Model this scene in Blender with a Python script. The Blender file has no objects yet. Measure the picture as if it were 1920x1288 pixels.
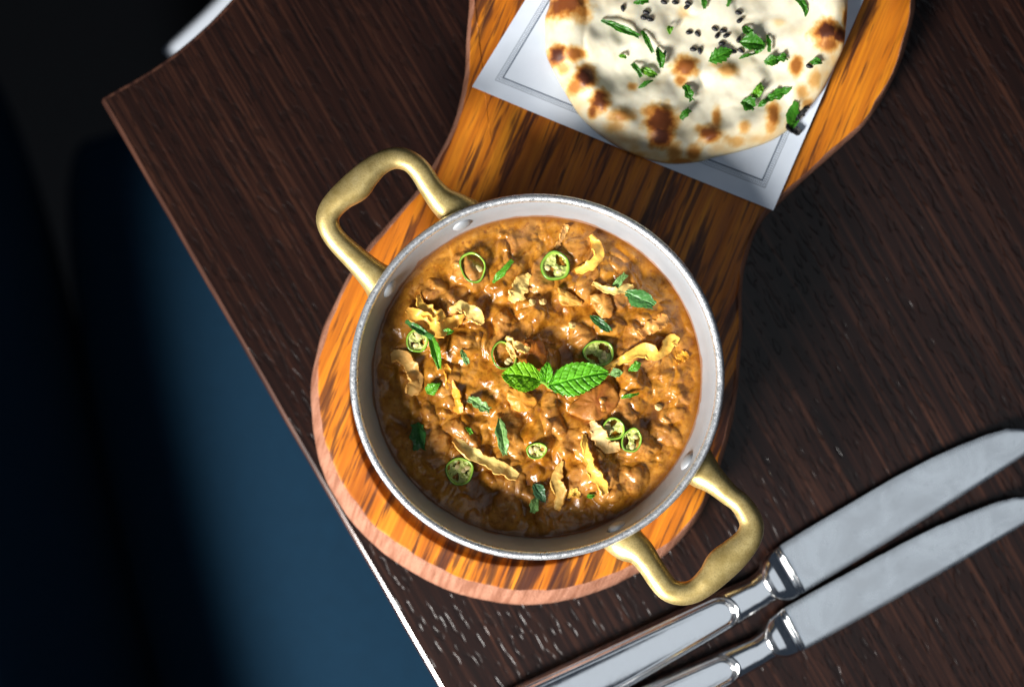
import bpy, math, random
import numpy as np

# ------------------------------------------------------------------ camera, world, lamps, exposure
scene = bpy.context.scene
H = 0.572            # camera height above the table top (metres)
FPX = 2400.0         # focal length in photo pixels (1920 wide) = 45 mm
PX, PY = 1005.0, 705.0   # photo pixel straight below the lens

cam_d = bpy.data.cameras.new("camera")
cam = bpy.data.objects.new("camera", cam_d)
scene.collection.objects.link(cam)
cam.location = (0, 0, H)
cam.rotation_euler = (0, 0, 0)
cam_d.sensor_width = 36.0
cam_d.lens = FPX / 1920 * 36.0
cam_d.shift_x = -(PX - 960) / 1920
cam_d.shift_y = (PY - 644) / 1920
cam_d.clip_start = 0.02
cam_d.clip_end = 20
cam_d.dof.use_dof = True
cam_d.dof.focus_distance = H - 0.050
cam_d.dof.aperture_fstop = 3.4
scene.camera = cam

world = bpy.data.worlds.new("World")
scene.world = world
world.use_nodes = True
bgn = world.node_tree.nodes["Background"]
bgn.inputs[0].default_value = (0.55, 0.72, 1.0, 1)
bgn.inputs[1].default_value = 0.05


def area(name, loc, target, size, power, color):
    d = bpy.data.lights.new(name, 'AREA')
    d.shape = 'RECTANGLE'
    d.size, d.size_y = size
    d.energy = power
    d.color = color
    o = bpy.data.objects.new(name, d)
    scene.collection.objects.link(o)
    o.location = loc
    v = np.array(target) - np.array(loc)
    from mathutils import Vector
    o.rotation_euler = Vector(v).to_track_quat('-Z', 'Y').to_euler()
    return o


# window low on the left of the table, an added overhead fill lamp for the blade reflections
area("window_light", (-0.70, -0.74, 0.69), (0, 0, 0.04), (0.34, 0.36), 47, (1.0, 0.965, 0.92))
area("overhead_fill", (0.42, -0.22, 1.35), (0.30, -0.15, 0), (1.1, 1.0), 2.3, (0.86, 0.93, 1.0))

scene.view_settings.view_transform = 'Standard'
scene.view_settings.look = 'None'
scene.view_settings.exposure = 0.0
scene.view_settings.gamma = 1.0
scene.view_settings.use_curve_mapping = False
scene.render.engine = 'CYCLES'
scene.cycles.use_denoising = True
scene.cycles.max_bounces = 8
scene.cycles.sample_clamp_indirect = 6

# ------------------------------------------------------------------ helpers
rng = np.random.default_rng(7)
random.seed(7)
COL = scene.collection


def P(px, py, z=0.0):
    """photo pixel -> point on the horizontal plane at height z"""
    k = (H - z) / FPX
    return np.array([(px - PX) * k, -(py - PY) * k, z])


def pxl(n, z=0.045):
    return n * (H - z) / FPX


def _hash(ix, iy, seed):
    n = (ix.astype(np.int64) * 374761393 + iy.astype(np.int64) * 668265263 + seed * 1442695041) & 0x7fffffff
    n = ((n ^ (n >> 13)) * 1274126177) & 0x7fffffff
    return ((n ^ (n >> 16)) & 0xffffff) / float(0xffffff)


def vnoise(x, y, seed=0):
    x = np.asarray(x, float); y = np.asarray(y, float)
    ix = np.floor(x); iy = np.floor(y)
    fx = x - ix; fy = y - iy
    fx = fx * fx * fx * (fx * (fx * 6 - 15) + 10); fy = fy * fy * fy * (fy * (fy * 6 - 15) + 10)
    a = _hash(ix, iy, seed); b = _hash(ix + 1, iy, seed)
    c = _hash(ix, iy + 1, seed); d = _hash(ix + 1, iy + 1, seed)
    return (a + (b - a) * fx) * (1 - fy) + (c + (d - c) * fx) * fy


def fbm(x, y, seed=0, octv=4, gain=0.5):
    t = 0; amp = 1.0; tot = 0
    x = np.asarray(x, float); y = np.asarray(y, float)
    for o in range(octv):
        c, s = math.cos(0.6 * o), math.sin(0.6 * o)
        t = t + amp * (vnoise((x * c - y * s) * 2 ** o, (x * s + y * c) * 2 ** o, seed + o * 17) * 2 - 1)
        tot += amp; amp *= gain
    return t / tot


def catmull(pts, n, closed=False):
    p = np.array(pts, float)
    m = len(p)
    if closed:
        idx = lambda i: p[i % m]
        segs = m
    else:
        e0 = 2 * p[0] - p[1]; e1 = 2 * p[-1] - p[-2]
        q = np.vstack([e0, p, e1])
        idx = lambda i: q[i + 1]
        segs = m - 1
    out = []
    for i in range(segs):
        p0, p1, p2, p3 = idx(i - 1), idx(i), idx(i + 1), idx(i + 2)
        for t in np.linspace(0, 1, 16, endpoint=False):
            out.append(0.5 * (2 * p1 + (p2 - p0) * t + (2 * p0 - 5 * p1 + 4 * p2 - p3) * t * t + (3 * p1 - p0 - 3 * p2 + p3) * t ** 3))
    out.append(idx(segs) if not closed else idx(0))
    out = np.array(out)
    d = np.r_[0, np.cumsum(np.linalg.norm(np.diff(out[:, :2], axis=0), axis=1))]
    s = np.linspace(0, d[-1], n, endpoint=not closed)
    return np.stack([np.interp(s, d, out[:, k]) for k in range(out.shape[1])], 1)


def mesh(name, verts, faces, mat, parent=None, smooth=True, col=None, mat_idx=None, solid=None, attrs=None, subsurf=0, uv=None):
    me = bpy.data.meshes.new(name)
    me.from_pydata([tuple(map(float, v)) for v in verts], [], [tuple(int(i) for i in f) for f in faces])
    mats = mat if isinstance(mat, (list, tuple)) else [mat]
    for m in mats:
        me.materials.append(m)
    if mat_idx is not None:
        me.polygons.foreach_set("material_index", np.asarray(mat_idx, np.int32))
    me.polygons.foreach_set("use_smooth", np.full(len(me.polygons), smooth))
    if col is not None:
        a = me.color_attributes.new("Col", 'FLOAT_COLOR', 'POINT')
        c = np.ones((len(verts), 4), np.float32); c[:, :3] = col
        a.data.foreach_set("color", c.ravel())
    for k, v in (attrs or {}).items():
        a = me.attributes.new(k, 'FLOAT', 'POINT')
        a.data.foreach_set("value", np.asarray(v, np.float32).ravel())
    if uv is not None:
        l = me.uv_layers.new(name="UVMap")
        vi = np.empty(len(me.loops), np.int32); me.loops.foreach_get("vertex_index", vi)
        l.data.foreach_set("uv", np.asarray(uv, np.float32)[vi].ravel())
    me.update()
    o = bpy.data.objects.new(name, me)
    COL.objects.link(o)
    if parent is not None:
        o.parent = parent
    if solid:
        m = o.modifiers.new("solid", 'SOLIDIFY'); m.thickness = solid; m.offset = -1
        m = o.modifiers.new("crisp", 'EDGE_SPLIT'); m.split_angle = math.radians(50)
    if subsurf:
        m = o.modifiers.new("sub", 'SUBSURF'); m.levels = subsurf; m.render_levels = subsurf
    return o


def empty(name, loc=(0, 0, 0)):
    o = bpy.data.objects.new(name, None)
    o.empty_display_size = 0.01
    COL.objects.link(o)
    o.location = loc
    return o


def tag(o, label, cat, group=None):
    o["label"] = label; o["category"] = cat
    if group:
        o["group"] = group
    return o


def gridf(nu, nv, closed_u=False, closed_v=False, off=0):
    f = []
    for i in range(nu if closed_u else nu - 1):
        for j in range(nv if closed_v else nv - 1):
            i2, j2 = (i + 1) % nu, (j + 1) % nv
            f.append((off + i * nv + j, off + i2 * nv + j, off + i2 * nv + j2, off + i * nv + j2))
    return f


def sweep(pts, ra, rb, up=(0, 0, 1), seg=18, power=2.0):
    """tube along 3D pts; ra sideways half-size, rb vertical half-size; closed ends"""
    pts = np.asarray(pts, float); n = len(pts)
    t = np.gradient(pts, axis=0); t /= np.linalg.norm(t, axis=1)[:, None]
    up = np.array(up, float)
    side = np.cross(t, up); side /= np.linalg.norm(side, axis=1)[:, None]
    nrm = np.cross(side, t)
    a = np.linspace(0, 2 * math.pi, seg, endpoint=False)
    ca = np.sign(np.cos(a)) * np.abs(np.cos(a)) ** (2 / power)
    sa = np.sign(np.sin(a)) * np.abs(np.sin(a)) ** (2 / power)
    ra = np.broadcast_to(ra, n); rb = np.broadcast_to(rb, n)
    v = pts[:, None] + side[:, None] * (ca[None, :, None] * ra[:, None, None]) + nrm[:, None] * (sa[None, :, None] * rb[:, None, None])
    v = v.reshape(-1, 3)
    f = [tuple(reversed(q)) for q in gridf(n, seg, closed_v=True)]
    f.append(tuple(range(seg))); f.append(tuple(reversed(range((n - 1) * seg, n * seg))))
    return v, f


# ------------------------------------------------------------------ materials
class NT:
    def __init__(self, name):
        self.m = bpy.data.materials.new(name)
        self.m.use_nodes = True
        self.t = self.m.node_tree
        self.b = self.t.nodes["Principled BSDF"]

    def n(self, kind, ins=None, **kw):
        nd = self.t.nodes.new("ShaderNode" + kind)
        for k, v in kw.items():
            setattr(nd, k, v)
        for k, v in (ins or {}).items():
            self.set(nd.inputs[k], v)
        return nd

    def set(self, sock, v):
        if isinstance(v, bpy.types.NodeSocket):
            self.t.links.new(v, sock)
        else:
            if isinstance(v, tuple) and len(v) == 3 and sock.type == 'RGBA':
                v = (*v, 1)
            sock.default_value = v

    def p(self, **kw):
        for k, v in kw.items():
            self.set(self.b.inputs[k.replace("_", " ")], v)
        return self

    def coord(self, which='Object', rot=0.0, scale=(1, 1, 1), loc=(0, 0, 0)):
        tc = self.n('TexCoord')
        r = self.n('Mapping', {'Vector': tc.outputs[which], 'Rotation': (0, 0, rot)}, vector_type='POINT')
        s = self.n('Mapping', {'Vector': r.outputs[0], 'Scale': scale, 'Location': loc})
        return s.outputs[0]

    def noise(self, vec, scale=5, detail=4, rough=0.5, dist=0.0):
        return self.n('TexNoise', {'Vector': vec, 'Scale': scale, 'Detail': detail, 'Roughness': rough, 'Distortion': dist}).outputs['Fac']

    def ramp(self, fac, stops, interp='LINEAR'):
        r = self.n('ValToRGB', {'Fac': fac})
        r.color_ramp.interpolation = interp
        e = r.color_ramp.elements
        while len(e) < len(stops):
            e.new(0.5)
        for el, (p, c) in zip(e, stops):
            el.position = p
            el.color = (c, c, c, 1) if isinstance(c, (int, float)) else (*c, 1)
        return r.outputs[0]

    def mix(self, fac, a, b, mode='MIX'):
        m = self.n('Mix', data_type='RGBA', blend_type=mode)
        self.set(m.inputs[0], fac); self.set(m.inputs[6], a); self.set(m.inputs[7], b)
        return m.outputs[2]

    def math(self, op, a, b=0.0, c=0.0):
        m = self.n('Math', operation=op)
        self.set(m.inputs[0], a); self.set(m.inputs[1], b); self.set(m.inputs[2], c)
        return m.outputs[0]

    def attr(self, name, out='Color'):
        return self.n('Attribute', attribute_name=name).outputs[out]

    def bump(self, h, strength=0.5, dist=0.001, normal=None):
        b = self.n('Bump', {'Height': h, 'Strength': strength, 'Distance': dist})
        if normal is not None:
            self.set(b.inputs['Normal'], normal)
        self.set(self.b.inputs['Normal'], b.outputs[0])
        return b.outputs[0]


def mat_table():
    m = NT("dark_stained_oak")
    ang = math.atan2(-1098, 635)            # grain runs along the table's long edge
    v = m.coord(rot=-ang)
    st = lambda a, b, loc=(0, 0, 0): m.n('Mapping', {'Vector': v, 'Scale': (a, b, 1), 'Location': loc}).outputs[0]
    streak = m.noise(st(8, 520), 1, 4, 0.58, 0.25)
    fine = m.noise(st(24, 800, (3, 1, 0)), 1, 3, 0.6)
    big = m.noise(st(5, 9, (7, 2, 0)), 1, 3)
    c = m.ramp(streak, [(0.32, (0.0055, 0.003, 0.0027)), (0.50, (0.0135, 0.0052, 0.0039)), (0.74, (0.060, 0.0235, 0.0135))])
    c = m.mix(m.ramp(fine, [(0.40, 0.6), (0.56, 0.0)]), c, (0.008, 0.004, 0.0035))
    c = m.mix(m.ramp(big, [(0.35, 0.35), (0.65, 0.0)]), c, (0.012, 0.006, 0.005))
    # open pores: short pits in rows along the grain
    pore = m.noise(st(125, 420, (1.3, 4.2, 0)), 1, 1.0, 0.4, 0.12)
    row = m.noise(st(8, 170, (0.3, 9.2, 0)), 1, 1, 0.5)
    pf = m.math('ADD', pore, m.math('MULTIPLY', row, 0.4))
    pit = m.ramp(pf, [(0.74, 0.0), (0.86, 1.0)], 'EASE')
    c = m.mix(m.math('MULTIPLY', pit, 0.4), c, (0.004, 0.003, 0.003))
    hgt = m.math('SUBTRACT', m.math('MULTIPLY', streak, 0.10), pit)
    m.p(Base_Color=c, Roughness=m.ramp(big, [(0.3, 0.25), (0.7, 0.33)]), Specular_IOR_Level=0.24)
    m.bump(hgt, 1.0, 0.00012)
    return m.m


def mat_table_edge():
    m = NT("lacquered_table_edge")
    ang = math.atan2(-1098, 635)
    v = m.coord(rot=-ang, scale=(30, 400, 400))
    n = m.noise(v, 1, 4)
    m.p(Base_Color=m.ramp(n, [(0.35, (0.025, 0.010, 0.007)), (0.65, (0.085, 0.036, 0.022))]), Roughness=0.25, Coat_Weight=1.0, Coat_Roughness=0.12)
    m.bump(n, 0.25, 0.0004)
    return m.m


BOARD_ANG = math.atan2(750, 310)


def mat_board():
    m = NT("streaked_orange_hardwood")
    v = m.coord(rot=-BOARD_ANG)
    st = lambda a, b, loc=(0, 0, 0): m.n('Mapping', {'Vector': v, 'Scale': (a, b, 1), 'Location': loc}).outputs[0]
    big = m.noise(st(10, 34, (2.1, 0.4, 0)), 1, 2)
    streak = m.noise(st(17, 210, (5, 3, 0)), 1, 4, 0.58, 0.3)
    fine = m.noise(st(40, 800, (1, 3, 0)), 1, 3, 0.6)
    band = m.noise(st(9, 130, (4, 8, 0)), 1, 3, 0.55, 0.5)
    c = m.ramp(band, [(0.28, (0.29, 0.066, 0.005)), (0.5, (0.56, 0.165, 0.008)), (0.72, (0.74, 0.270, 0.014))])
    c = m.mix(m.ramp(fine, [(0.40, 0.5), (0.56, 0.0)]), c, (0.36, 0.105, 0.014))
    f = m.math('ADD', streak, m.math('MULTIPLY', m.math('SUBTRACT', big, 0.5), 0.5))
    dark = m.ramp(f, [(0.53, 0.0), (0.59, 0.75), (0.68, 0.95)])
    fleck = m.noise(st(24, 480, (2, 6, 0)), 1, 3, 0.6, 0.2)
    c = m.mix(m.ramp(m.math('ADD', fleck, m.math('MULTIPLY', m.math('SUBTRACT', big, 0.5), 0.3)), [(0.57, 0.0), (0.63, 0.8)]), c, (0.09, 0.026, 0.012))
    c = m.mix(dark, c, (0.050, 0.015, 0.010))
    m.p(Base_Color=c, Roughness=m.ramp(fine, [(0.3, 0.36), (0.7, 0.5)]), Specular_IOR_Level=0.28, Coat_Weight=0.0)
    m.bump(m.math('ADD', m.math('MULTIPLY', streak, -0.6), fine), 0.28, 0.0006)
    return m.m


def mat_board_side():
    m = NT("rough_sawn_wood_edge")
    v = m.coord(rot=-BOARD_ANG, scale=(1, 1, 1))
    n = m.noise(v, 900, 5, 0.7)
    g = m.noise(m.n('Mapping', {'Vector': v, 'Scale': (60, 420, 60)}).outputs[0], 1, 4)
    c = m.ramp(g, [(0.35, (0.23, 0.085, 0.042)), (0.6, (0.42, 0.195, 0.12))])
    c = m.mix(m.ramp(n, [(0.35, 0.45), (0.6, 0.0)]), c, (0.26, 0.10, 0.055))
    m.p(Base_Color=c, Roughness=0.75)
    m.bump(n, 0.8, 0.0008)
    return m.m


def mat_aluminium(kind):
    m = NT("aluminium_" + kind)
    v = m.coord()
    if kind == "rim":
        n = m.noise(v, 1100, 4, 0.65)
        n2 = m.noise(v, 420, 3)
        m.p(Base_Color=m.ramp(n, [(0.32, (0.42, 0.44, 0.47)), (0.50, (0.86, 0.88, 0.90))]), Metallic=0.8, Roughness=m.ramp(n2, [(0.3, 0.2), (0.7, 0.42)]))
        m.bump(m.math('ADD', n, n2), 0.5, 0.0004)
    else:
        # brushed in rings: noise over radius/height, smeared around
        sep = m.n('SeparateXYZ', {'Vector': m.n('TexCoord').outputs['Object']})
        x, y, z = sep.outputs
        r = m.math('SQRT', m.math('ADD', m.math('MULTIPLY', x, x), m.math('MULTIPLY', y, y)))
        a = m.math('ARCTAN2', y, x)
        cv = m.n('CombineXYZ', {'X': m.math('MULTIPLY', r, 1500), 'Y': m.math('MULTIPLY', a, 2.0), 'Z': m.math('MULTIPLY', z, 1500)}).outputs[0]
        n = m.noise(cv, 1, 3, 0.6)
        sm = m.noise(v, 60, 4, 0.6)
        c = m.mix(m.ramp(sm, [(0.38, 0.0), (0.62, 0.4)]), (0.38, 0.405, 0.435), (0.29, 0.31, 0.335))
        # thin film of sauce left on the wall just above the curry
        film = m.math('SUBTRACT', m.math('ADD', 0.0272, m.math('MULTIPLY', m.math('POWER', m.noise(v, 75, 4, 0.6), 3.0), 0.011)), z)
        film = m.math('MULTIPLY', m.math('MINIMUM', m.math('MAXIMUM', m.math('MULTIPLY', film, 900.0), 0.0), 1.0), 0.75)
        film = m.math('MULTIPLY', film, m.math('LESS_THAN', r, 0.0705))
        c = m.mix(film, c, (0.30, 0.115, 0.015))
        m.p(Base_Color=c, Metallic=0.35, Roughness=m.math('ADD', m.math('MULTIPLY', n, 0.2), 0.42))
        m.bump(n, 0.22, 0.0003)
    return m.m


def mat_brass():
    m = NT("worn_cast_brass")
    v = m.coord()
    n = m.noise(v, 1300, 3, 0.6)
    big = m.noise(v, 130, 5, 0.65)
    c = m.ramp(big, [(0.3, (0.44, 0.32, 0.10)), (0.55, (0.68, 0.53, 0.22)), (0.75, (0.76, 0.62, 0.30))])
    c = m.mix(m.ramp(n, [(0.36, 0.5), (0.52, 0.0)]), c, (0.32, 0.22, 0.07))
    m.p(Base_Color=c, Metallic=0.78, Roughness=m.ramp(n, [(0.3, 0.50), (0.7, 0.36)]))
    m.bump(m.math('ADD', n, big), 0.18, 0.0004)
    return m.m


def mat_curry():
    m = NT("glossy_brown_curry")
    v = m.coord()
    lump = m.attr("lump", 'Fac'); oil = m.attr("oil", 'Fac')
    n1 = m.noise(v, 120, 6, 0.66, 0.4)
    n2 = m.noise(v, 420, 4, 0.6)
    n3 = m.noise(v, 1500, 2)
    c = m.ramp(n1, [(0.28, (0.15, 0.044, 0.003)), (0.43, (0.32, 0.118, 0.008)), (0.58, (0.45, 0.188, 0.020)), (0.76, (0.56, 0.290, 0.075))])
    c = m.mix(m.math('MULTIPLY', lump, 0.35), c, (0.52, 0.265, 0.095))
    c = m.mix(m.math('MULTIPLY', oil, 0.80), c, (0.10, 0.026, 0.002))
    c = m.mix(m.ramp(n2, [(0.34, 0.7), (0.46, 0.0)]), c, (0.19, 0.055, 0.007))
    c = m.mix(m.ramp(n3, [(0.70, 0.0), (0.74, 0.8)]), c, (0.035, 0.014, 0.006))
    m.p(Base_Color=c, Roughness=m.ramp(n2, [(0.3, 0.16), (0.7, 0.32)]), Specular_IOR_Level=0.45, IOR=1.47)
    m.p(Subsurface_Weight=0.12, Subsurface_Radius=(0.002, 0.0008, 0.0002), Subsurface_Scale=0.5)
    m.bump(m.math('ADD', n2, m.math('MULTIPLY', n3, 0.25)), 0.15, 0.0010)
    return m.m


def mat_attr(name, rough=0.5, bump_scale=900, bump=0.2, trans=0.0, spec=0.5, mult=None, coat=0.0, sss=0.0):
    m = NT(name)
    c = m.attr("Col")
    v = m.coord()
    n = m.noise(v, bump_scale, 4, 0.6)
    if mult:
        c = m.mix(m.ramp(n, [(0.35, mult), (0.6, 0.0)]), c, m.mix(1.0, c, (0.55, 0.42, 0.30), 'MULTIPLY'))
    m.p(Base_Color=c, Roughness=rough, Specular_IOR_Level=spec, Coat_Weight=coat, Coat_Roughness=0.15)
    if sss:
        m.p(Subsurface_Weight=sss, Subsurface_Radius=(1.0, 0.75, 0.5), Subsurface_Scale=0.004)
    m.bump(n, bump, 0.0006)
    if trans > 0:
        tr = m.n('BsdfTranslucent', {'Color': c})
        mx = m.n('MixShader', {0: trans, 1: m.b.outputs[0], 2: tr.outputs[0]})
        m.t.links.new(mx.outputs[0], m.t.nodes["Material Output"].inputs[0])
    return m.m


def mat_onion():
    m = NT("crisp_fried_onion")
    v = m.coord()
    n = m.noise(v, 170, 4, 0.6)
    f = m.noise(v, 900, 3)
    c = m.mix(m.ramp(n, [(0.45, 0.0), (0.75, 0.5)]), m.attr("Col"), m.mix(1.0, m.attr("Col"), (0.85, 0.52, 0.28), 'MULTIPLY'))
    m.p(Base_Color=c, Roughness=0.4, Specular_IOR_Level=0.4)
    m.bump(m.math('ADD', n, m.math('MULTIPLY', f, 0.5)), 0.4, 0.0008)
    tr = m.n('BsdfTranslucent', {'Color': c})
    mx = m.n('MixShader', {0: 0.14, 1: m.b.outputs[0], 2: tr.outputs[0]})
    m.t.links.new(mx.outputs[0], m.t.nodes["Material Output"].inputs[0])
    return m.m


def mat_simple(name, color, rough=0.5, metallic=0.0, spec=0.5, bscale=0, bump=0.2, bdist=0.0005, coat=0.0):
    m = NT(name)
    m.p(Base_Color=color, Roughness=rough, Metallic=metallic, Specular_IOR_Level=spec, Coat_Weight=coat)
    if bscale:
        v = m.coord()
        n = m.noise(v, bscale, 4, 0.6)
        m.p(Base_Color=m.mix(m.ramp(n, [(0.3, 0.0), (0.7, 1.0)]), tuple(0.7 * c for c in color), color))
        m.bump(n, bump, bdist)
    return m.m


def mat_paper(LU, LV):
    m = NT("printed_liner_paper")
    uv = m.n('TexCoord').outputs['UV']
    sep = m.n('SeparateXYZ', {'Vector': uv})
    u = m.math('MULTIPLY', sep.outputs[0], LU); v = m.math('MULTIPLY', sep.outputs[1], LV)   # millimetres
    du = m.math('MINIMUM', u, m.math('SUBTRACT', LU, u)); dv = m.math('MINIMUM', v, m.math('SUBTRACT', LV, v))
    d = m.math('MINIMUM', du, dv)
    along = m.math('ADD', m.math('MULTIPLY', u, m.math('GREATER_THAN', du, dv)), m.math('MULTIPLY', v, m.math('GREATER_THAN', dv, du)))

    def band(c, w):
        return m.math('LESS_THAN', m.math('ABSOLUTE', m.math('SUBTRACT', d, c)), w)
    dash = m.math('GREATER_THAN', m.math('SINE', m.math('MULTIPLY', along, 2 * math.pi / 0.95)), -0.35)
    dash2 = m.math('GREATER_THAN', m.math('SINE', m.math('ADD', m.math('MULTIPLY', along, 2 * math.pi / 0.95), 1.6)), 0.1)
    main = m.math('MULTIPLY', band(9.6, 0.32), m.math('ADD', m.math('MULTIPLY', dash, 0.3), 0.7))
    r1 = m.math('MULTIPLY', m.math('MULTIPLY', band(8.9, 0.2), dash2), 0.8)
    r2 = m.math('MULTIPLY', m.math('MULTIPLY', band(8.3, 0.2), dash), 0.75)
    r3 = m.math('MULTIPLY', m.math('MULTIPLY', band(7.7, 0.2), dash2), 0.7)
    r4 = m.math('MULTIPLY', band(7.2, 0.14), 0.7)
    ink = m.math('ADD', m.math('ADD', main, r1), m.math('ADD', m.math('ADD', r2, r3), r4))
    o = m.coord()
    n = m.noise(o, 90, 4)
    base = m.mix(m.ramp(n, [(0.35, 0.0), (0.7, 0.6)]), (0.70, 0.775, 0.88), (0.61, 0.685, 0.79))
    m.p(Base_Color=m.mix(m.math('MINIMUM', ink, 1.0), base, (0.02, 0.05, 0.10)), Roughness=0.55, Specular_IOR_Level=0.35)
    m.bump(m.noise(o, 60, 4), 0.25, 0.0006)
    return m.m


def mat_steel(kind):
    m = NT("steel_" + kind)
    v = m.coord()
    sm = m.noise(v, 55, 5, 0.65, 0.6)
    fine = m.noise(v, 260, 4, 0.7)
    if kind == "blade":
        c = m.mix(m.ramp(sm, [(0.42, 0.0), (0.66, 0.4)]), (0.74, 0.765, 0.78), (0.50, 0.53, 0.56))
        c = m.mix(m.ramp(fine, [(0.62, 0.0), (0.72, 0.35)]), c, (0.34, 0.36, 0.38))
        m.p(Base_Color=c, Metallic=1.0, Roughness=m.ramp(sm, [(0.3, 0.20), (0.7, 0.36)]))
    else:
        m.p(Base_Color=(0.84, 0.85, 0.86), Metallic=1.0, Roughness=m.ramp(fine, [(0.4, 0.11), (0.75, 0.22)]))
    m.bump(fine, 0.03, 0.0003)
    return m.m


M_TABLE, M_TEDGE = mat_table(), mat_table_edge()
M_BOARD, M_BSIDE = mat_board(), mat_board_side()
M_ALU, M_RIM, M_BRASS = mat_aluminium("wall"), mat_aluminium("rim"), mat_brass()
M_CURRY = mat_curry()
M_LEAF = mat_attr("fresh_green_leaf", rough=0.38, bump_scale=700, bump=0.25, trans=0.28, mult=None)
M_CHILLI = mat_attr("green_chilli_flesh", rough=0.22, bump_scale=500, bump=0.12, trans=0.10, spec=0.6)
M_PITH = mat_attr("chilli_pith", rough=0.35, bump_scale=1200, bump=0.4, trans=0.15)
M_SEEDPALE = mat_simple("pale_chilli_seed", (0.72, 0.58, 0.26), 0.35, bscale=700)
M_ONION = mat_onion()
M_NAAN = mat_attr("baked_naan_dough", rough=0.48, bump_scale=420, bump=0.05, mult=0.10, spec=0.3, sss=0.35)
M_SEED = mat_simple("black_seed", (0.008, 0.008, 0.011), 0.4, bscale=1500, bump=0.5)
M_CHAR = mat_simple("burnt_herb", (0.006, 0.006, 0.005), 0.6, bscale=900, bump=0.6)
M_BLADE, M_CHROME = mat_steel("blade"), mat_steel("handle")

# ------------------------------------------------------------------ floor and furniture below the table
flo = mesh("floor", [(-3, -3, -0.74), (3, -3, -0.74), (3, 3, -0.74), (-3, 3, -0.74)], [(0, 1, 2, 3)],
           mat_simple("near_black_carpet", (0.0005, 0.0011, 0.0021), 0.95, spec=0.1, bscale=150, bump=0.6, bdist=0.004), smooth=False)
flo["kind"] = "structure"


def build_chair():
    zc = -0.40
    c = P(420, 1050, zc)
    root = empty("chair", (c[0], c[1], -0.74))
    tag(root, "dark blue upholstered chair pulled up beside the table edge", "chair")
    M = mat_simple("navy_velvet", (0.0036, 0.024, 0.051), 0.9, spec=0.15, bscale=260, bump=0.5, bdist=0.002)
    d = np.array([0.24, -0.971]); e = np.array([-0.971, -0.24])        # along the backrest / away from the table

    def pillow(name, cen, ax, L, ay, W, az, T, ends=5, crown=0.0, nu=40, nv=40):
        vs = []
        for i in range(nu):
            a = -math.cos(math.pi * i / (nu - 1))
            k = max(0.0, 1 - abs(a) ** ends) ** 0.5
            for j in range(nv):
                b = 2 * math.pi * j / nv
                x = math.copysign(abs(math.cos(b)) ** 0.5, math.cos(b)) * W * (0.8 + 0.2 * k)
                z = math.copysign(abs(math.sin(b)) ** 0.5, math.sin(b)) * T * (0.05 + 0.95 * k)
                if z > 0:
                    z += crown * (1 - (x / W) ** 2) * k
                vs.append(cen + ax * a * L + ay * x + az * z)
        f = gridf(nu, nv, closed_v=True)
        f.append(tuple(reversed(range(nv)))); f.append(tuple(range((nu - 1) * nv, nu * nv)))
        return mesh(name, vs, f, M, root)
    d3 = np.array([d[0], d[1], 0]); e3 = np.array([e[0], e[1], 0]); z3 = np.array([0, 0, 1.0])
    o = np.array(root.location)
    bt = P(5, 1130, -0.17)                       # inner top edge of the added, shade-casting backrest
    mid = P(700, 1100, zc)
    depth = (bt - mid)[:2] @ e
    sc = np.array([mid[0] + e[0] * (depth - 0.21), mid[1] + e[1] * (depth - 0.21), zc - 0.035])
    sc = sc - d3 * 0.03
    pillow("seat_cushion", sc - o, d3, 0.36, e3, 0.22, z3, 0.06, ends=2.4, crown=0.02)
    bc = sc + e3 * 0.245 + z3 * 0.04
    bc[2] = (-0.17 + zc - 0.07) / 2
    pillow("shade_backrest", bc - o, d3, 0.44, z3, (-0.17 - (zc - 0.07)) / 2, e3, 0.026)  # added mostly out of view to block window light and shade the seat
    ML = mat_simple("dark_chair_leg", (0.010, 0.008, 0.008), 0.5)
    for sa in (-0.8, 0.8):
        for sb in (-0.8, 0.8):
            q = sc + d3 * sa * 0.40 + e3 * sb * 0.2 - o
            b0 = q.copy(); b0[2] = 0; b1 = q.copy(); b1[2] -= 0.03
            mesh("leg", *sweep(np.linspace(b0, b1, 6), np.linspace(0.012, 0.02, 6), np.linspace(0.012, 0.02, 6), up=(0, 1, 0), seg=10), ML, root)
    return root


build_chair()


def build_white_seat():
    # pale seat edge that shows past the table's short side
    zc = -0.16
    root = empty("bench", (*P(470, -60, zc)[:2], -0.74))
    tag(root, "white bench edge showing past the far short side of the table", "bench")
    pts = catmull([P(300, 90, zc), P(390, 5, zc), P(480, -90, zc), P(560, -190, zc), P(640, -300, zc)], 30)
    dirv = np.array([0.73, -0.68])
    vs = []; n = len(pts)
    w = 0.075
    for p in pts:
        for (s, z) in ((0.006, -0.03), (0.0, -0.02), (0.0, -0.006), (0.005, 0.0), (w - 0.005, 0), (w, -0.006), (w, -0.03)):
            vs.append((p[0] + dirv[0] * s, p[1] + dirv[1] * s, p[2] + z))
    k = 7
    f = gridf(n, k, closed_v=True)
    f.append(tuple(reversed(range(k)))); f.append(tuple(range((n - 1) * k, n * k)))
    loc = np.array(root.location)
    mesh("seat_board", [np.array(v) - loc for v in vs], f, mat_simple("white_paint", (0.62, 0.68, 0.76), 0.5), root)
    for q in (pts[8], pts[24]):
        b1 = np.array([q[0] + dirv[0] * 0.04, q[1] + dirv[1] * 0.04, zc - 0.028]) - loc
        b0 = b1.copy(); b0[2] = 0
        mesh("leg", *sweep(np.linspace(b0, b1, 4), 0.015, 0.015, up=(0, 1, 0), seg=8), bpy.data.materials["white_paint"], root)


build_white_seat()


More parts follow.
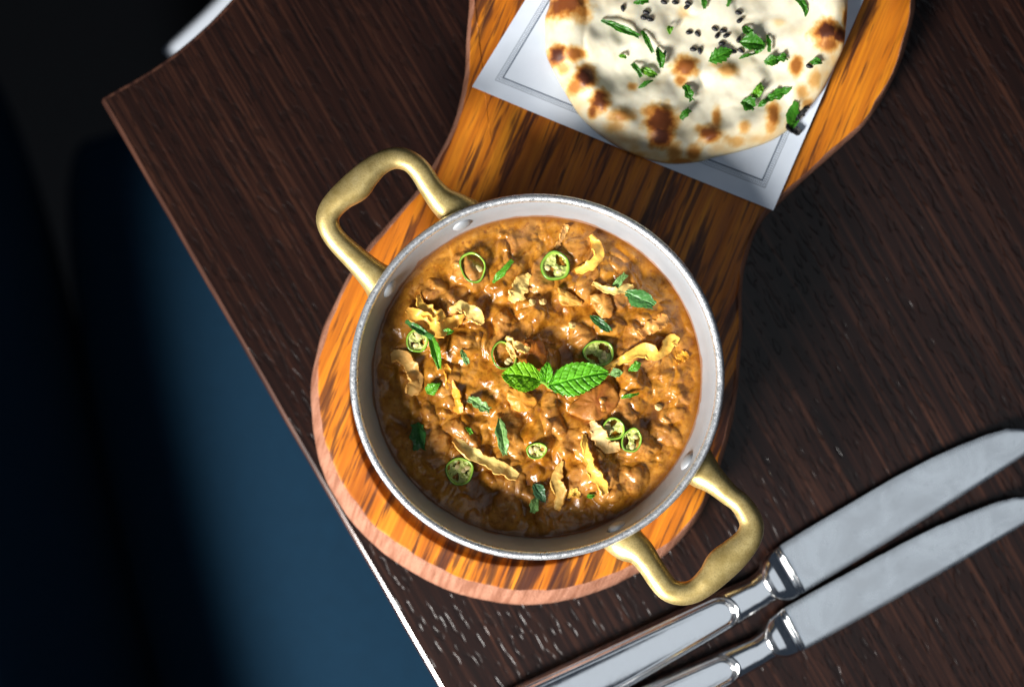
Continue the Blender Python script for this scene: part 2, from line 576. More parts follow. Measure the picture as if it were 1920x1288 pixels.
# ------------------------------------------------------------------ table
def build_table():
    root = empty("table", (0.2, -0.1, -0.74))
    loc = np.array(root.location)
    tag(root, "dark stained oak table with open grain and a worn lacquered edge", "table")
    edge = [P(*q) for q in ((1100, 1775), (820, 1288), (640, 978), (450, 648), (300, 388), (205, 222))]
    corner = [P(*q) for q in ((192, 199), (188, 192), (187.5, 186), (190.5, 181), (197, 177))]
    far = [P(*q) for q in ((225, 161), (255, 144), (330, 94), (385, 46), (432, -4), (490, -80), (560, -190), (640, -330))]
    a = catmull(edge, 60)[:, :3]
    b = np.array(corner)
    c = catmull(far, 40)[:, :3]
    e1 = P(640, -330); e2 = np.array([0.62, 0.50, 0]); e3 = np.array([0.62, -0.52, 0]); e4 = P(1100, 1775)
    out = np.vstack([a, b, c, [e2, e3]])[:, :2]          # clockwise seen from above
    n = len(out)
    # outward normals
    t = np.roll(out, -1, 0) - np.roll(out, 1, 0); t /= np.linalg.norm(t, axis=1)[:, None]
    nr = np.stack([-t[:, 1], t[:, 0]], 1)
    if np.sum(nr * (out - out.mean(0))) < 0:
        nr = -nr
    prof = [(-0.0052, 0.0), (-0.0042, -0.00025), (-0.0032, -0.0003), (-0.0020, -0.0006), (-0.0008, -0.0016), (0.0, -0.0034),
            (0.0004, -0.006), (0.0, -0.012), (-0.001, -0.022), (-0.004, -0.025)]
    vs = []
    prof = [(o * 0.5, z) for o, z in prof]
    for (o, z) in prof:
        w = 0.0004 * fbm(np.arange(n) * 0.23, np.zeros(n), 3) if -0.003 < o < 0.0003 else 0
        q = out + nr * (o + np.asarray(w))[..., None] if np.ndim(w) else out + nr * o
        for p in q:
            vs.append((p[0], p[1], z))
    k = len(prof)
    f = []
    for r in range(k - 1):
        for i in range(n):
            i2 = (i + 1) % n
            f.append((r * n + i, (r + 1) * n + i, (r + 1) * n + i2, r * n + i2))
    f.append(tuple(reversed(range((k - 1) * n, k * n))))
    vs = np.array(vs) - loc
    eb = mesh("edge_moulding", vs, f, M_TEDGE, root)
    # fix orientation so that faces point outwards
    import bmesh
    bm = bmesh.new(); bm.from_mesh(eb.data); bmesh.ops.recalc_face_normals(bm, faces=bm.faces); bm.to_mesh(eb.data); bm.free()
    top = out + nr * (-0.0026)
    mesh("tabletop", np.c_[top - loc[:2], np.full(n, -loc[2])], [tuple(reversed(range(n)))], M_TABLE, root, smooth=False)
    tp = root.children
    ped = np.array([0.25, -0.05])
    mesh("pedestal", *sweep(np.array([[ped[0] - loc[0], ped[1] - loc[1], z] for z in (0.0, 0.02, 0.03, 0.08, 0.5, 0.717)]),
                            np.array([0.22, 0.21, 0.06, 0.035, 0.035, 0.05]), np.array([0.22, 0.21, 0.06, 0.035, 0.035, 0.05]), up=(0, 1, 0), seg=24),
         mat_simple("black_iron", (0.01, 0.01, 0.011), 0.5), root)


build_table()

# ------------------------------------------------------------------ serving board
ZB = 0.018
BOUT = [(882, 0), (876, 70), (872, 130), (862, 193), (845, 245), (813, 307), (783, 355), (735, 410), (690, 463), (653, 516), (632, 560), (605, 620),
        (588, 690), (583, 750), (589, 820), (606, 885), (640, 950), (690, 1010), (760, 1065), (840, 1105), (930, 1128), (1010, 1132), (1100, 1115),
        (1190, 1078), (1238, 1048), (1307, 974), (1340, 900), (1366, 820), (1382, 740), (1390, 640), (1391, 550), (1399, 490), (1414, 440), (1440, 402), (1464, 380), (1508, 338), (1565, 288),
        (1622, 235), (1662, 175), (1692, 110), (1711, 40), (1716, -10), (1712, -90), (1680, -190), (1610, -290), (1500, -360), (1370, -390),
        (1230, -380), (1100, -330), (990, -240), (920, -140), (890, -60)]


def build_board():
    n = 520
    o = catmull(BOUT, n, closed=True)
    c2 = np.array([980.0, 738.0])
    d = o - c2; d /= np.linalg.norm(d, axis=1)[:, None]
    t = np.roll(o, -1, 0) - np.roll(o, 1, 0); t /= np.linalg.norm(t, axis=1)[:, None]
    nr = np.stack([t[:, 1], -t[:, 0]], 1)
    if np.sum(nr * (o - c2)) < 0:
        nr = -nr
    s = np.arange(n)
    wob = 2.0 * fbm(s * 0.11, s * 0, 5, 3)
    o = o + nr * wob[:, None]
    face = np.clip(nr @ np.array([-0.42, 0.905]), 0, 1) ** 0.8 * np.clip((o[:, 1] - 480) / 300, 0, 1)
    inset = 8 + 22 * face ** 1.5 + 4.0 * fbm(s * 0.16, s * 0 + 5, 9, 4)
    top = o - nr * inset[:, None]
    cen = P(*c2, ZB)[:2]
    R = 320 * (H - ZB) / FPX
    rings = []
    ang = np.arctan2(-d[:, 1], d[:, 0])
    circ = lambda r: cen + r * np.stack([np.cos(ang), np.sin(ang)], 1)
    for fr in (0.02, 0.35, 0.7, 0.95):
        rings.append((circ(R * fr), ZB - 0.0045))
    rings.append((circ(R), ZB - 0.0042)); rings.append((circ(R + 0.0004), ZB - 0.0008)); rings.append((circ(R + 0.0010), ZB))
    tw = np.array([P(a, b, ZB)[:2] for a, b in top])
    r0 = circ(R + 0.0010)
    nosat = len(rings)
    for fr in np.linspace(0, 1, 16)[1:]:
        rings.append((r0 + (tw - r0) * fr, ZB))
    ow = np.array([P(a, b, 0.009)[:2] for a, b in o])
    mid = tw + (ow - tw) * 0.35
    rings.append((tw + (ow - tw) * 0.10, ZB - 0.0004))
    rings.append((mid, ZB - 0.0022)); rings.append((tw + (ow - tw) * 0.72, ZB - 0.005)); rings.append((ow, 0.009))
    inw = cen + (ow - cen) * 0.985
    rings.append((inw, 0.004)); rings.append((cen + (ow - cen) * 0.965, 0.0006)); rings.append((cen + (ow - cen) * 0.5, 0.0006))
    vs = []
    for k, (q, z) in enumerate(rings):
        zz = np.full(n, z)
        if nosat < k < nosat + 14:
            zz = zz + 0.00025 * fbm(q[:, 0] * 60, q[:, 1] * 60, 4, 3)
        if len(rings) - 7 <= k <= len(rings) - 4:
            zz = zz + 0.0007 * fbm(s * 0.35, s * 0 + k, 12, 3)
        vs.append(np.c_[q, zz])
    vs = np.vstack(vs)
    f = []; mi = []
    K = len(rings)
    for r in range(K - 1):
        for i in range(n):
            i2 = (i + 1) % n
            f.append((r * n + i, r * n + i2, (r + 1) * n + i2, (r + 1) * n + i)); mi.append(0 if r < K - 8 else 1)
    f.append(tuple(range(n))); mi.append(0)
    f.append(tuple(range((K - 1) * n, K * n))); mi.append(1)
    ob = mesh("serving_board", vs, f, [M_BOARD, M_BSIDE], mat_idx=mi)
    import bmesh
    bm = bmesh.new(); bm.from_mesh(ob.data); bmesh.ops.recalc_face_normals(bm, faces=bm.faces); bm.to_mesh(ob.data); bm.free()
    tag(ob, "orange and dark streaked wooden paddle serving board under the metal dish", "board")


build_board()

# ------------------------------------------------------------------ dish (pot with brass handles)
ZR = 0.060
ZF = 0.0395          # curry level
PC = P(1007, 706.6, ZR)
SX, SY = 1.0, 0.9755
R_OUT = 353 * (H - ZR) / FPX
ZBASE = ZB - 0.0045


def lathe(prof, seg=192, sx=SX, sy=SY):
    a = np.linspace(0, 2 * math.pi, seg, endpoint=False)
    vs = []
    for r, z in prof:
        vs.append(np.stack([r * np.cos(a) * sx, r * np.sin(a) * sy, np.full(seg, z)], 1))
    vs = np.vstack(vs)
    k = len(prof)
    f = []
    for i in range(k - 1):
        for j in range(seg):
            j2 = (j + 1) % seg
            f.append((i * seg + j, i * seg + j2, (i + 1) * seg + j2, (i + 1) * seg + j))
    return vs, f


pot = empty("metal_dish", (PC[0], PC[1], ZBASE))
tag(pot, "round aluminium dish with two brass handles holding brown curry", "dish")
HZ = ZR - ZBASE
R_IN = R_OUT - 0.0035
RF = 307.5 * (H - ZF) / FPX         # curry radius
slope = (R_IN - RF) / (ZR - ZF)


def r_in(z):   # inner wall radius at height z (local)
    return R_IN - slope * (HZ - z)


prof_body = [(0.0005, 0.0), (0.052, 0.0), (0.0575, 0.0012), (0.0605, 0.004), (r_in(0.02) + 0.003, 0.02), (r_in(0.035) + 0.003, 0.035), (R_OUT - 0.0005, HZ - 0.0042)]
v1, f1 = lathe(prof_body)
prof_in = [(R_IN + 0.0003, HZ - 0.0022), (r_in(HZ - 0.0045), HZ - 0.0045), (r_in(HZ - 0.010), HZ - 0.010), (r_in(HZ - 0.02), HZ - 0.020), (r_in(0.012), 0.012), (0.055, 0.004), (0.05, 0.0025), (0.0005, 0.0025)]
v2, f2 = lathe(prof_in)
mesh("body", np.vstack([v1, v2]), [tuple(reversed(q)) for q in f1] + [tuple(reversed([i + len(v1) for i in q])) for q in f2], M_ALU, pot)
prof_rim = [(R_OUT - 0.0006, HZ - 0.0043)] + [(R_OUT - 0.00175 + 0.00175 * math.cos(t) ** 1.0, HZ - 0.0020 + 0.0020 * math.sin(t)) for t in np.linspace(-0.6, math.pi + 0.15, 14)]
vr, fr_ = lathe(prof_rim, 260)
ar = np.arctan2(vr[:, 1], vr[:, 0])
vr[:, 2] += 0.00012 * fbm(ar * 22, vr[:, 0] * 0, 8, 3)
vr[:, :2] *= (1 + 0.0007 * fbm(ar * 9, vr[:, 0] * 0, 11, 3))[:, None]
mesh("rim", vr, [tuple(reversed(q)) for q in fr_], M_RIM, pot)

# handles, traced as centre line + half width (zoomed pixels), then put on the wall below the rim
H1 = [(690, 1180, 165), (600, 1100, 128), (484, 990, 106), (335, 848, 92), (262, 752, 88), (233, 655, 92), (262, 568, 96), (345, 475, 106), (462, 385, 124),
      (540, 300, 110), (632, 218, 94), (722, 170, 87), (808, 158, 87), (905, 190, 88), (985, 268, 92), (1060, 385, 96), (1145, 490, 114), (1245, 570, 148), (1320, 640, 180)]
H2 = [(770, 170, 160), (850, 250, 132), (940, 325, 98), (1045, 420, 80), (1115, 472, 79), (1172, 548, 84), (1207, 640, 88), (1180, 740, 96), (1090, 842, 113), (990, 930, 122),
      (905, 1030, 100), (800, 1115, 86), (700, 1140, 86), (605, 1115, 88), (535, 1040, 90), (465, 935, 92), (390, 835, 108), (300, 770, 140), (235, 690, 165)]


def build_handle(src, origin, scale, label):
    q = np.array(src, float)
    px = np.c_[origin[0] + q[:, 0] / scale, origin[1] + q[:, 1] / scale, q[:, 2] / scale]
    px = catmull(px, 90)
    n = len(px)
    s = np.linspace(0, 1, n)
    arch = np.sin(math.pi * s) ** 0.55
    z = ZR - 0.0165 + 0.0125 * arch
    pts = np.array([P(a, b, zz) for (a, b, _), zz in zip(px, z)])
    hw = px[:, 2] * (H - z) / FPX
    hv = np.minimum(hw * 0.88, 0.0046) + 0.0022 * (1 - arch)
    pts -= np.array(pot.location)
    v, f = sweep(pts, hw, hv, seg=28, power=2.25)
    rad = np.hypot(v[:, 0] / SX, v[:, 1] / SY)
    lim = R_IN - slope * (HZ - v[:, 2]) + 0.0016
    v[:, :2] *= np.maximum(1.0, lim / rad)[:, None]
    h = mesh("handle", v, f, M_BRASS, pot)
    h["label"] = label
    return h


build_handle(H1, (560, 260), 4.294, "worn brass loop handle away from the knives")
build_handle(H2, (1100, 820), 3.903, "worn brass loop handle above the wider knife")

for (px, py) in ((868, 424), (733, 542), (1290, 865), (1156, 990)):
    zz = HZ - 0.0085
    w = P(px, py, ZBASE + zz) - np.array(pot.location)
    a = math.atan2(w[1] / SY, w[0] / SX)
    r = r_in(zz)
    cen = np.array([r * math.cos(a) * SX, r * math.sin(a) * SY, zz])
    nin = np.array([-math.cos(a), -math.sin(a), slope * 0.9]); nin /= np.linalg.norm(nin)
    tt = np.array([-math.sin(a), math.cos(a), 0.0]); up = np.cross(nin, tt)
    vs = [cen + nin * 0.0016]; f = []
    k = 24
    for (rr, hh) in ((0.0020, 0.00145), (0.0034, 0.0009), (0.0042, 0.0002), (0.0044, -0.0005)):
        for j in range(k):
            b = 2 * math.pi * j / k
            vs.append(cen + tt * math.cos(b) * rr * 1.0 + up * math.sin(b) * rr + nin * hh)
    for j in range(k):
        f.append((0, 1 + (j + 1) % k, 1 + j))
    for r_ in range(3):
        for j in range(k):
            j2 = (j + 1) % k
            f.append((1 + r_ * k + j, 1 + r_ * k + j2, 1 + (r_ + 1) * k + j2, 1 + (r_ + 1) * k + j))
    mesh("rivet", vs, f, M_ALU, pot)

# ------------------------------------------------------------------ curry
NG = 560
gx = np.linspace(-RF * 1.02, RF * 1.02, NG)
GX, GY = np.meshgrid(gx, gx, indexing='ij')           # local to the dish centre
PCF = np.array([PC[0], PC[1]])


def curry_height():
    X, Y = GX * 100, GY * 100       # cm
    wx = X + 0.25 * fbm(X * 1.1, Y * 1.1, 21, 3); wy = Y + 0.25 * fbm(X * 1.1, Y * 1.1, 43, 3)
    base = 0.15 * fbm(wx * 0.45, wy * 0.45, 2, 2) + 0.34 * (np.sqrt(fbm(wx * 0.75, wy * 0.75, 31, 2) ** 2 + 0.004) - 0.20)
    ridg = 0.15 * (np.sqrt(fbm(wx * 1.5, wy * 1.5, 77, 2) ** 2 + 0.003) - 0.22)
    lump = np.zeros_like(X)
    r2 = np.random.default_rng(11)
    for k in range(400):
        a = r2.uniform(0, 2 * math.pi); rr = 6.4 * math.sqrt(r2.uniform(0, 1))
        cx, cy = rr * math.cos(a), rr * math.sin(a)
        s = 0.30 + 0.42 * r2.beta(1.2, 2.5) if k < 110 else 0.09 + 0.16 * r2.beta(1.3, 2.6)
        el = r2.uniform(0.55, 1.0); th = r2.uniform(0, math.pi)
        i0 = np.searchsorted(gx, (cx - 2.2 * s / el) / 100); i1 = np.searchsorted(gx, (cx + 2.2 * s / el) / 100)
        j0 = np.searchsorted(gx, (cy - 2.2 * s / el) / 100); j1 = np.searchsorted(gx, (cy + 2.2 * s / el) / 100)
        if i1 - i0 < 2 or j1 - j0 < 2:
            continue
        sl = (slice(i0, i1), slice(j0, j1))
        dx = wx[sl] - cx; dy = wy[sl] - cy
        u = (dx * math.cos(th) + dy * math.sin(th)) / (s / el); v = (-dx * math.sin(th) + dy * math.cos(th)) / (s * el ** 0.3)
        q = u * u + v * v
        hgt = (r2.uniform(0.22, 0.42) if k < 110 else r2.uniform(0.3, 0.5)) * s * np.clip(1 - q, 0, 1) ** 0.7
        lump[sl] = np.maximum(lump[sl], hgt) if k < 110 else lump[sl] + hgt * 0.38
    h = 1.25 * (base + ridg) + lump * 1.15
    # hollows and mounds where the photograph shows them (pixels, cm)
    for (px, py, r, amt) in ((1062, 655, 22, -0.22), (1235, 790, 42, -0.16), (900, 940, 60, -0.09), (820, 600, 30, -0.10), (745, 830, 45, -0.12), (1180, 450, 60, -0.06),
                             (1000, 980, 90, -0.08), (960, 520, 60, 0.08), (1150, 600, 40, 0.10), (900, 700, 60, 0.12), (1090, 620, 35, 0.12), (1200, 720, 30, 0.12),
                             (990, 650, 22, 0.16), (1110, 750, 45, 0.10), (1000, 790, 60, 0.12), (1180, 880, 60, 0.10), (850, 460, 60, 0.05), (1280, 560, 40, -0.05)):
        q = (P(px, py, ZF)[:2] - PCF) * 100
        rr = r * (H - ZF) / FPX * 100
        h = h + amt * np.exp(-(((X - q[0]) ** 2 + (Y - q[1]) ** 2) / (rr * rr)))
    rad = np.sqrt((X / SX) ** 2 + (Y / SY) ** 2) / (RF * 100)
    edge = np.clip((rad - 0.87) / 0.12, 0, 1)
    h = h * (1 - 0.88 * edge) - 0.05 * edge
    lv = -0.15
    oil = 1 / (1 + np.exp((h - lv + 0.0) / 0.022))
    k = 0.03
    hs = lv + k * np.log1p(np.exp(np.clip((h - lv) / k, -30, 30)))
    hs = hs + (0.028 * np.sqrt(fbm(wx * 2.4, wy * 2.4, 61, 2) ** 2 + 0.01) + 0.006 * fbm(X * 6, Y * 6, 62, 2)) * (1 - oil) * (1 - edge)
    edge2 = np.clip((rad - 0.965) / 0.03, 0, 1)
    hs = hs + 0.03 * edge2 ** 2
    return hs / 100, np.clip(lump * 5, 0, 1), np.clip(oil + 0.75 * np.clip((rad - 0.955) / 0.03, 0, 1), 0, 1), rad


CH, CL, CO, CRAD = curry_height()


def surf(x, y):
    """height of the curry at a world x, y"""
    step = gx[1] - gx[0]
    fx = np.clip((x - PCF[0] - gx[0]) / step, 0, NG - 1.01); fy = np.clip((y - PCF[1] - gx[0]) / step, 0, NG - 1.01)
    i, j = int(fx), int(fy); a, b = fx - i, fy - j
    return ZF + (CH[i, j] * (1 - a) + CH[i + 1, j] * a) * (1 - b) + (CH[i, j + 1] * (1 - a) + CH[i + 1, j + 1] * a) * b


def build_curry():
    ok = CRAD < 1.012
    idx = -np.ones((NG, NG), int); idx[ok] = np.arange(ok.sum())
    vs = np.c_[GX[ok], GY[ok], CH[ok] + (ZF - ZBASE - 0.003)]
    cell = ok[:-1, :-1] & ok[1:, :-1] & ok[1:, 1:] & ok[:-1, 1:]
    I, J = np.nonzero(cell)
    f = np.stack([idx[I, J], idx[I + 1, J], idx[I + 1, J + 1], idx[I, J + 1]], 1)
    nv, nf = len(vs), len(f)
    me = bpy.data.meshes.new("curry")
    me.vertices.add(nv); me.vertices.foreach_set("co", vs.astype(np.float32).ravel())
    me.loops.add(nf * 4); me.loops.foreach_set("vertex_index", f.astype(np.int32).ravel())
    me.polygons.add(nf)
    me.polygons.foreach_set("loop_start", np.arange(0, nf * 4, 4, dtype=np.int32))
    me.polygons.foreach_set("loop_total", np.full(nf, 4, np.int32))
    me.polygons.foreach_set("use_smooth", np.ones(nf, bool))
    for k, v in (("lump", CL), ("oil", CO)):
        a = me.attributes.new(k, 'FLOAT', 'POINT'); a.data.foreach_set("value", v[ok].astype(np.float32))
    me.update(); me.validate()
    me.materials.append(M_CURRY)
    o = bpy.data.objects.new("curry", me); COL.objects.link(o)
    o.location = (PCF[0], PCF[1], ZBASE + 0.003)
    tag(o, "thick glossy orange-brown curry filling the aluminium dish", "curry")


build_curry()


def naan_surf(x, y):
    return 0.03


# ------------------------------------------------------------------ garnish builders
def ribbon(name, path, widths, label, cat, group=None, color=(0.80, 0.47, 0.12), mat=None, lift=0.0009, arch=0.0, twist=1.0, wav=0.10, thick=0.0007, seed=0, hs=None, tip=0.7, n=44):
    """a strip lying along pixel path; widths in pixels at both ends and middle"""
    hs = hs or surf
    zref = ZF + 0.001 if hs is surf else 0.030
    p = catmull([(a, b) for a, b in path], n)
    w = np.interp(np.linspace(0, 1, n), np.linspace(0, 1, len(widths)), widths) * (H - zref) / FPX
    s = np.linspace(0, 1, n)
    w = w * np.clip(np.minimum(s, 1 - s) / 0.07, tip, 1) ** 0.7
    w = w * 1.2 * (1 + 0.42 * fbm(s * 8, s * 0 + seed, seed + 3, 4))
    q = np.array([P(a, b, zref)[:2] for a, b in p])
    h = np.array([hs(*a) for a in q])
    ker = np.ones(9) / 9
    hp = np.convolve(np.pad(h, 4, mode='edge'), ker, 'valid')
    hm = np.maximum(h, hp)
    z = hm + lift + arch * np.sin(math.pi * s) + 0.0004 * fbm(s * 4, s * 0 + 3, seed + 9, 2)
    t = np.gradient(q, axis=0); t /= np.linalg.norm(t, axis=1)[:, None] + 1e-9
    sd = np.stack([-t[:, 1], t[:, 0]], 1)
    m = 9
    vs = []; cols = []
    tw = twist * fbm(s * 3, s * 0 + seed * 1.7, seed + 5, 2)
    for i in range(n):
        for j in range(m):
            v = -1 + 2 * j / (m - 1)
            cup = 0.30 * (v * v) * w[i] * 0.5
            off = v * w[i] * 0.5 * (1 + 0.36 * abs(v) * float(fbm(s[i] * 13, np.sign(v) * 5.0 + seed, seed + 60, 3)))
            xy = q[i] + sd[i] * (off * math.cos(tw[i]) + w[i] * wav * (fbm(s[i] * 9, v * 1.5, seed + 30, 2)))
            zz = z[i] + off * math.sin(tw[i]) + cup + 0.00025 * fbm(s[i] * 14, v * 3, seed + 41, 2)
            vs.append((xy[0], xy[1], zz))
            e = abs(v) ** 3 * 0.35 + 0.35 * max(0, fbm(s[i] * 5, v + 4, seed + 50, 2)) + 0.25 * (abs(2 * s[i] - 1) ** 6)
            c = np.array(color) * (1 - e) + np.array((0.74, 0.34, 0.05)) * e if mat is None else np.array(color) * (1 - 0.35 * e)
            cols.append(c)
    base = np.array([q[n // 2][0], q[n // 2][1], z.min() - thick])
    o = mesh(name, np.array(vs) - base, gridf(n, m), mat or M_ONION, col=np.array(cols), solid=thick)
    o.location = base
    return tag(o, label, cat, group)


def leaf_mesh(base, tip, width, zb, lift_tip=0.001, fold=0.35, serr=0.05, nser=9, lobes=0, veins=7, col=((0.09, 0.30, 0.02), (0.30, 0.58, 0.10)), pucker=0.0003,
              curl=0.0, widest=0.42, nu=44, nv=21, cut=0.0, jag=0.0, seed=0, hs=None, zref=None, gap=0.0008):
    """leaf from pixel base to pixel tip; returns verts, faces, colours (world)"""
    hs = hs or surf
    zr = zref if zref else zb
    b = P(*base, zr)[:2]; t = P(*tip, zr)[:2]
    L = np.linalg.norm(t - b); d = (t - b) / L; sd = np.array([-d[1], d[0]])
    W = width * (H - zr) / FPX / 2
    vs = []; cs = []
    for i in range(nu):
        u = i / (nu - 1)
        pw = math.log(0.5) / math.log(widest)
        prof = math.sin(math.pi * min(1, max(0, u ** pw))) ** 0.72 if 0 < u < 1 else 0.02
        prof = max(prof, 0.03, cut)
        if lobes:
            prof *= 0.62 + 0.38 * abs(math.cos(math.pi * lobes * u + seed))
        for j in range(nv):
            v = -1 + 2 * j / (nv - 1)
            saw = ((u * nser * 1.0 + 0.13 * math.sin(seed + 5 * u)) % 1.0)
            edge = 1 + serr * (saw - 0.5) * 2 * abs(v) ** 4 + 0.05 * fbm(u * 5, np.sign(v) * 3.0, seed + 7, 2) * abs(v)
            y = v * W * prof * edge * (1 + jag * 1.6 * fbm(u * 4.5, np.sign(v) * 7.0, seed + 70, 3))
            x = u * L + abs(v) ** 2 * W * 0.15 + jag * W * 1.4 * fbm(v * 1.6, u * 0.5 + 9, seed + 80, 2)
            ph = u * veins + 0.4 - abs(v) * 1.1 * prof
            fr = ph % 1.0
            vein = math.exp(-((min(fr, 1 - fr)) / 0.085) ** 2) * (1 - 0.3 * abs(v))
            mid = math.exp(-(v * prof / 0.055) ** 2)
            cross = math.exp(-((((abs(v) * 4.5 + 0.35 * math.sin(ph * 6.28)) % 1.0) - 0.5) / 0.12) ** 2) * 0.5
            vein = max(vein, cross * 0.6)
            xy = b + d * x + sd * (y * (1 - 0.15 * fold)) + sd * curl * L * math.sin(math.pi * u) * 0.5
            z = zb + fold * abs(y) * 0.8 + lift_tip * (u ** 1.5) + 0.0012 * math.sin(math.pi * u) - pucker * max(vein, mid * 1.3) + (0.0003 + pucker * 0.35) * fbm(u * 7, v * 4, seed + 3, 3)
            z = max(z, hs(xy[0], xy[1]) + gap)
            vs.append((xy[0], xy[1], z))
            k = min(1, max(vein * 0.85, mid))
            n = 0.5 + 0.5 * fbm(u * 6, v * 4, seed + 13, 3)
            c = np.array(col[0]) * (1 - k) + np.array(col[1]) * k
            cs.append(c * (0.72 + 0.56 * n))
    return np.array(vs), gridf(nu, nv), np.array(cs)


def herb(base, tip, width, label, group="chopped herb pieces on the curry", col=((0.045, 0.19, 0.030), (0.13, 0.32, 0.08)), cat="herb", name="herb_leaf", hs=None, zref=None, lift=0.0016, **kw):
    hs_ = hs or surf
    zr = zref or ZF
    m = [(base[0] + tip[0]) / 2, (base[1] + tip[1]) / 2]
    zb = hs_(*P(*base, zr)[:2]) + 0.0009
    v, f, c = leaf_mesh(base, tip, width, zb, lift_tip=lift, col=col, nu=30, nv=15, **{**dict(cut=[0.03, 0.45, 0.7, 0.3][kw.get('seed', 0) % 4], jag=0.22), **kw}, hs=hs_, zref=zr)
    loc = np.array([*P(*m, zr)[:2], v[:, 2].min()])
    o = mesh(name, v - loc, f, M_LEAF, col=c, solid=0.00025)
    o.location = loc
    return tag(o, label, cat, group)


def slab(name, poly, label, cat, group, color, color2, mat, thick=0.003, dome=0.001, seed=0, lift=0.0, hs=None, zref=None, tilt=(0, 0)):
    hs = hs or surf
    zr = zref or ZF + 0.002
    n = 48
    o = catmull(poly, n, closed=True)
    cpx = o.mean(0)
    ang = np.arange(n)
    o = cpx + (o - cpx) * (1 + 0.15 * fbm(ang * 0.35, ang * 0, seed, 3))[:, None]
    ow = np.array([P(a, b, zr)[:2] for a, b in o]); cw = ow.mean(0)
    zs = max(np.mean([hs(*q) for q in ow]), hs(*cw) - 0.0015) + lift
    vs = []; cols = []
    rings = [(1.0, -thick * 0.6), (1.0, thick * 0.45), (0.96, thick * 0.75), (0.86, thick * 0.95), (0.65, thick + dome * 0.4), (0.4, thick + dome * 0.8), (0.15, thick + dome)]
    for fr, z in rings:
        q = cw + (ow - cw) * fr
        rel = q - cw
        zz = zs + z + 0.0015 * fbm(q[:, 0] * 420, q[:, 1] * 420, seed + 4, 3) * (fr < 0.97) * min(1, fr * 1.6) + rel @ np.array(tilt)
        vs.append(np.c_[q, zz])
        k = np.clip(0.5 + 0.9 * fbm(q[:, 0] * 220, q[:, 1] * 220, seed + 8, 3) + 0.35 * (fr - 0.6), 0, 1)[:, None]
        cols.append(np.array(color) * (1 - k) + np.array(color2) * k)
    vs = np.vstack(vs); cols = np.vstack(cols)
    f = []
    for r in range(len(rings) - 1):
        for i in range(n):
            i2 = (i + 1) % n
            f.append((r * n + i, (r + 1) * n + i, (r + 1) * n + i2, r * n + i2))
    f.append(tuple(reversed(range((len(rings) - 1) * n, len(rings) * n))))
    loc = np.array([cw[0], cw[1], vs[:, 2].min()])
    ob = mesh(name, vs - loc, f, mat, col=cols)
    import bmesh
    bm = bmesh.new(); bm.from_mesh(ob.data); bmesh.ops.recalc_face_normals(bm, faces=bm.faces); bm.to_mesh(ob.data); bm.free()
    ob.location = loc
    return tag(ob, label, cat, group)


def ellipsoid(a, b, c, nu=10, nv=14):
    vs = []; f = []
    for i in range(nu + 1):
        th = math.pi * i / nu
        for j in range(nv):
            ph = 2 * math.pi * j / nv
            x = a * math.cos(th); rr = math.sin(th) * (1 - 0.25 * math.cos(th))
            vs.append((x, b * rr * math.cos(ph), c * rr * math.sin(ph)))
    return np.array(vs), gridf(nu + 1, nv, closed_v=True)


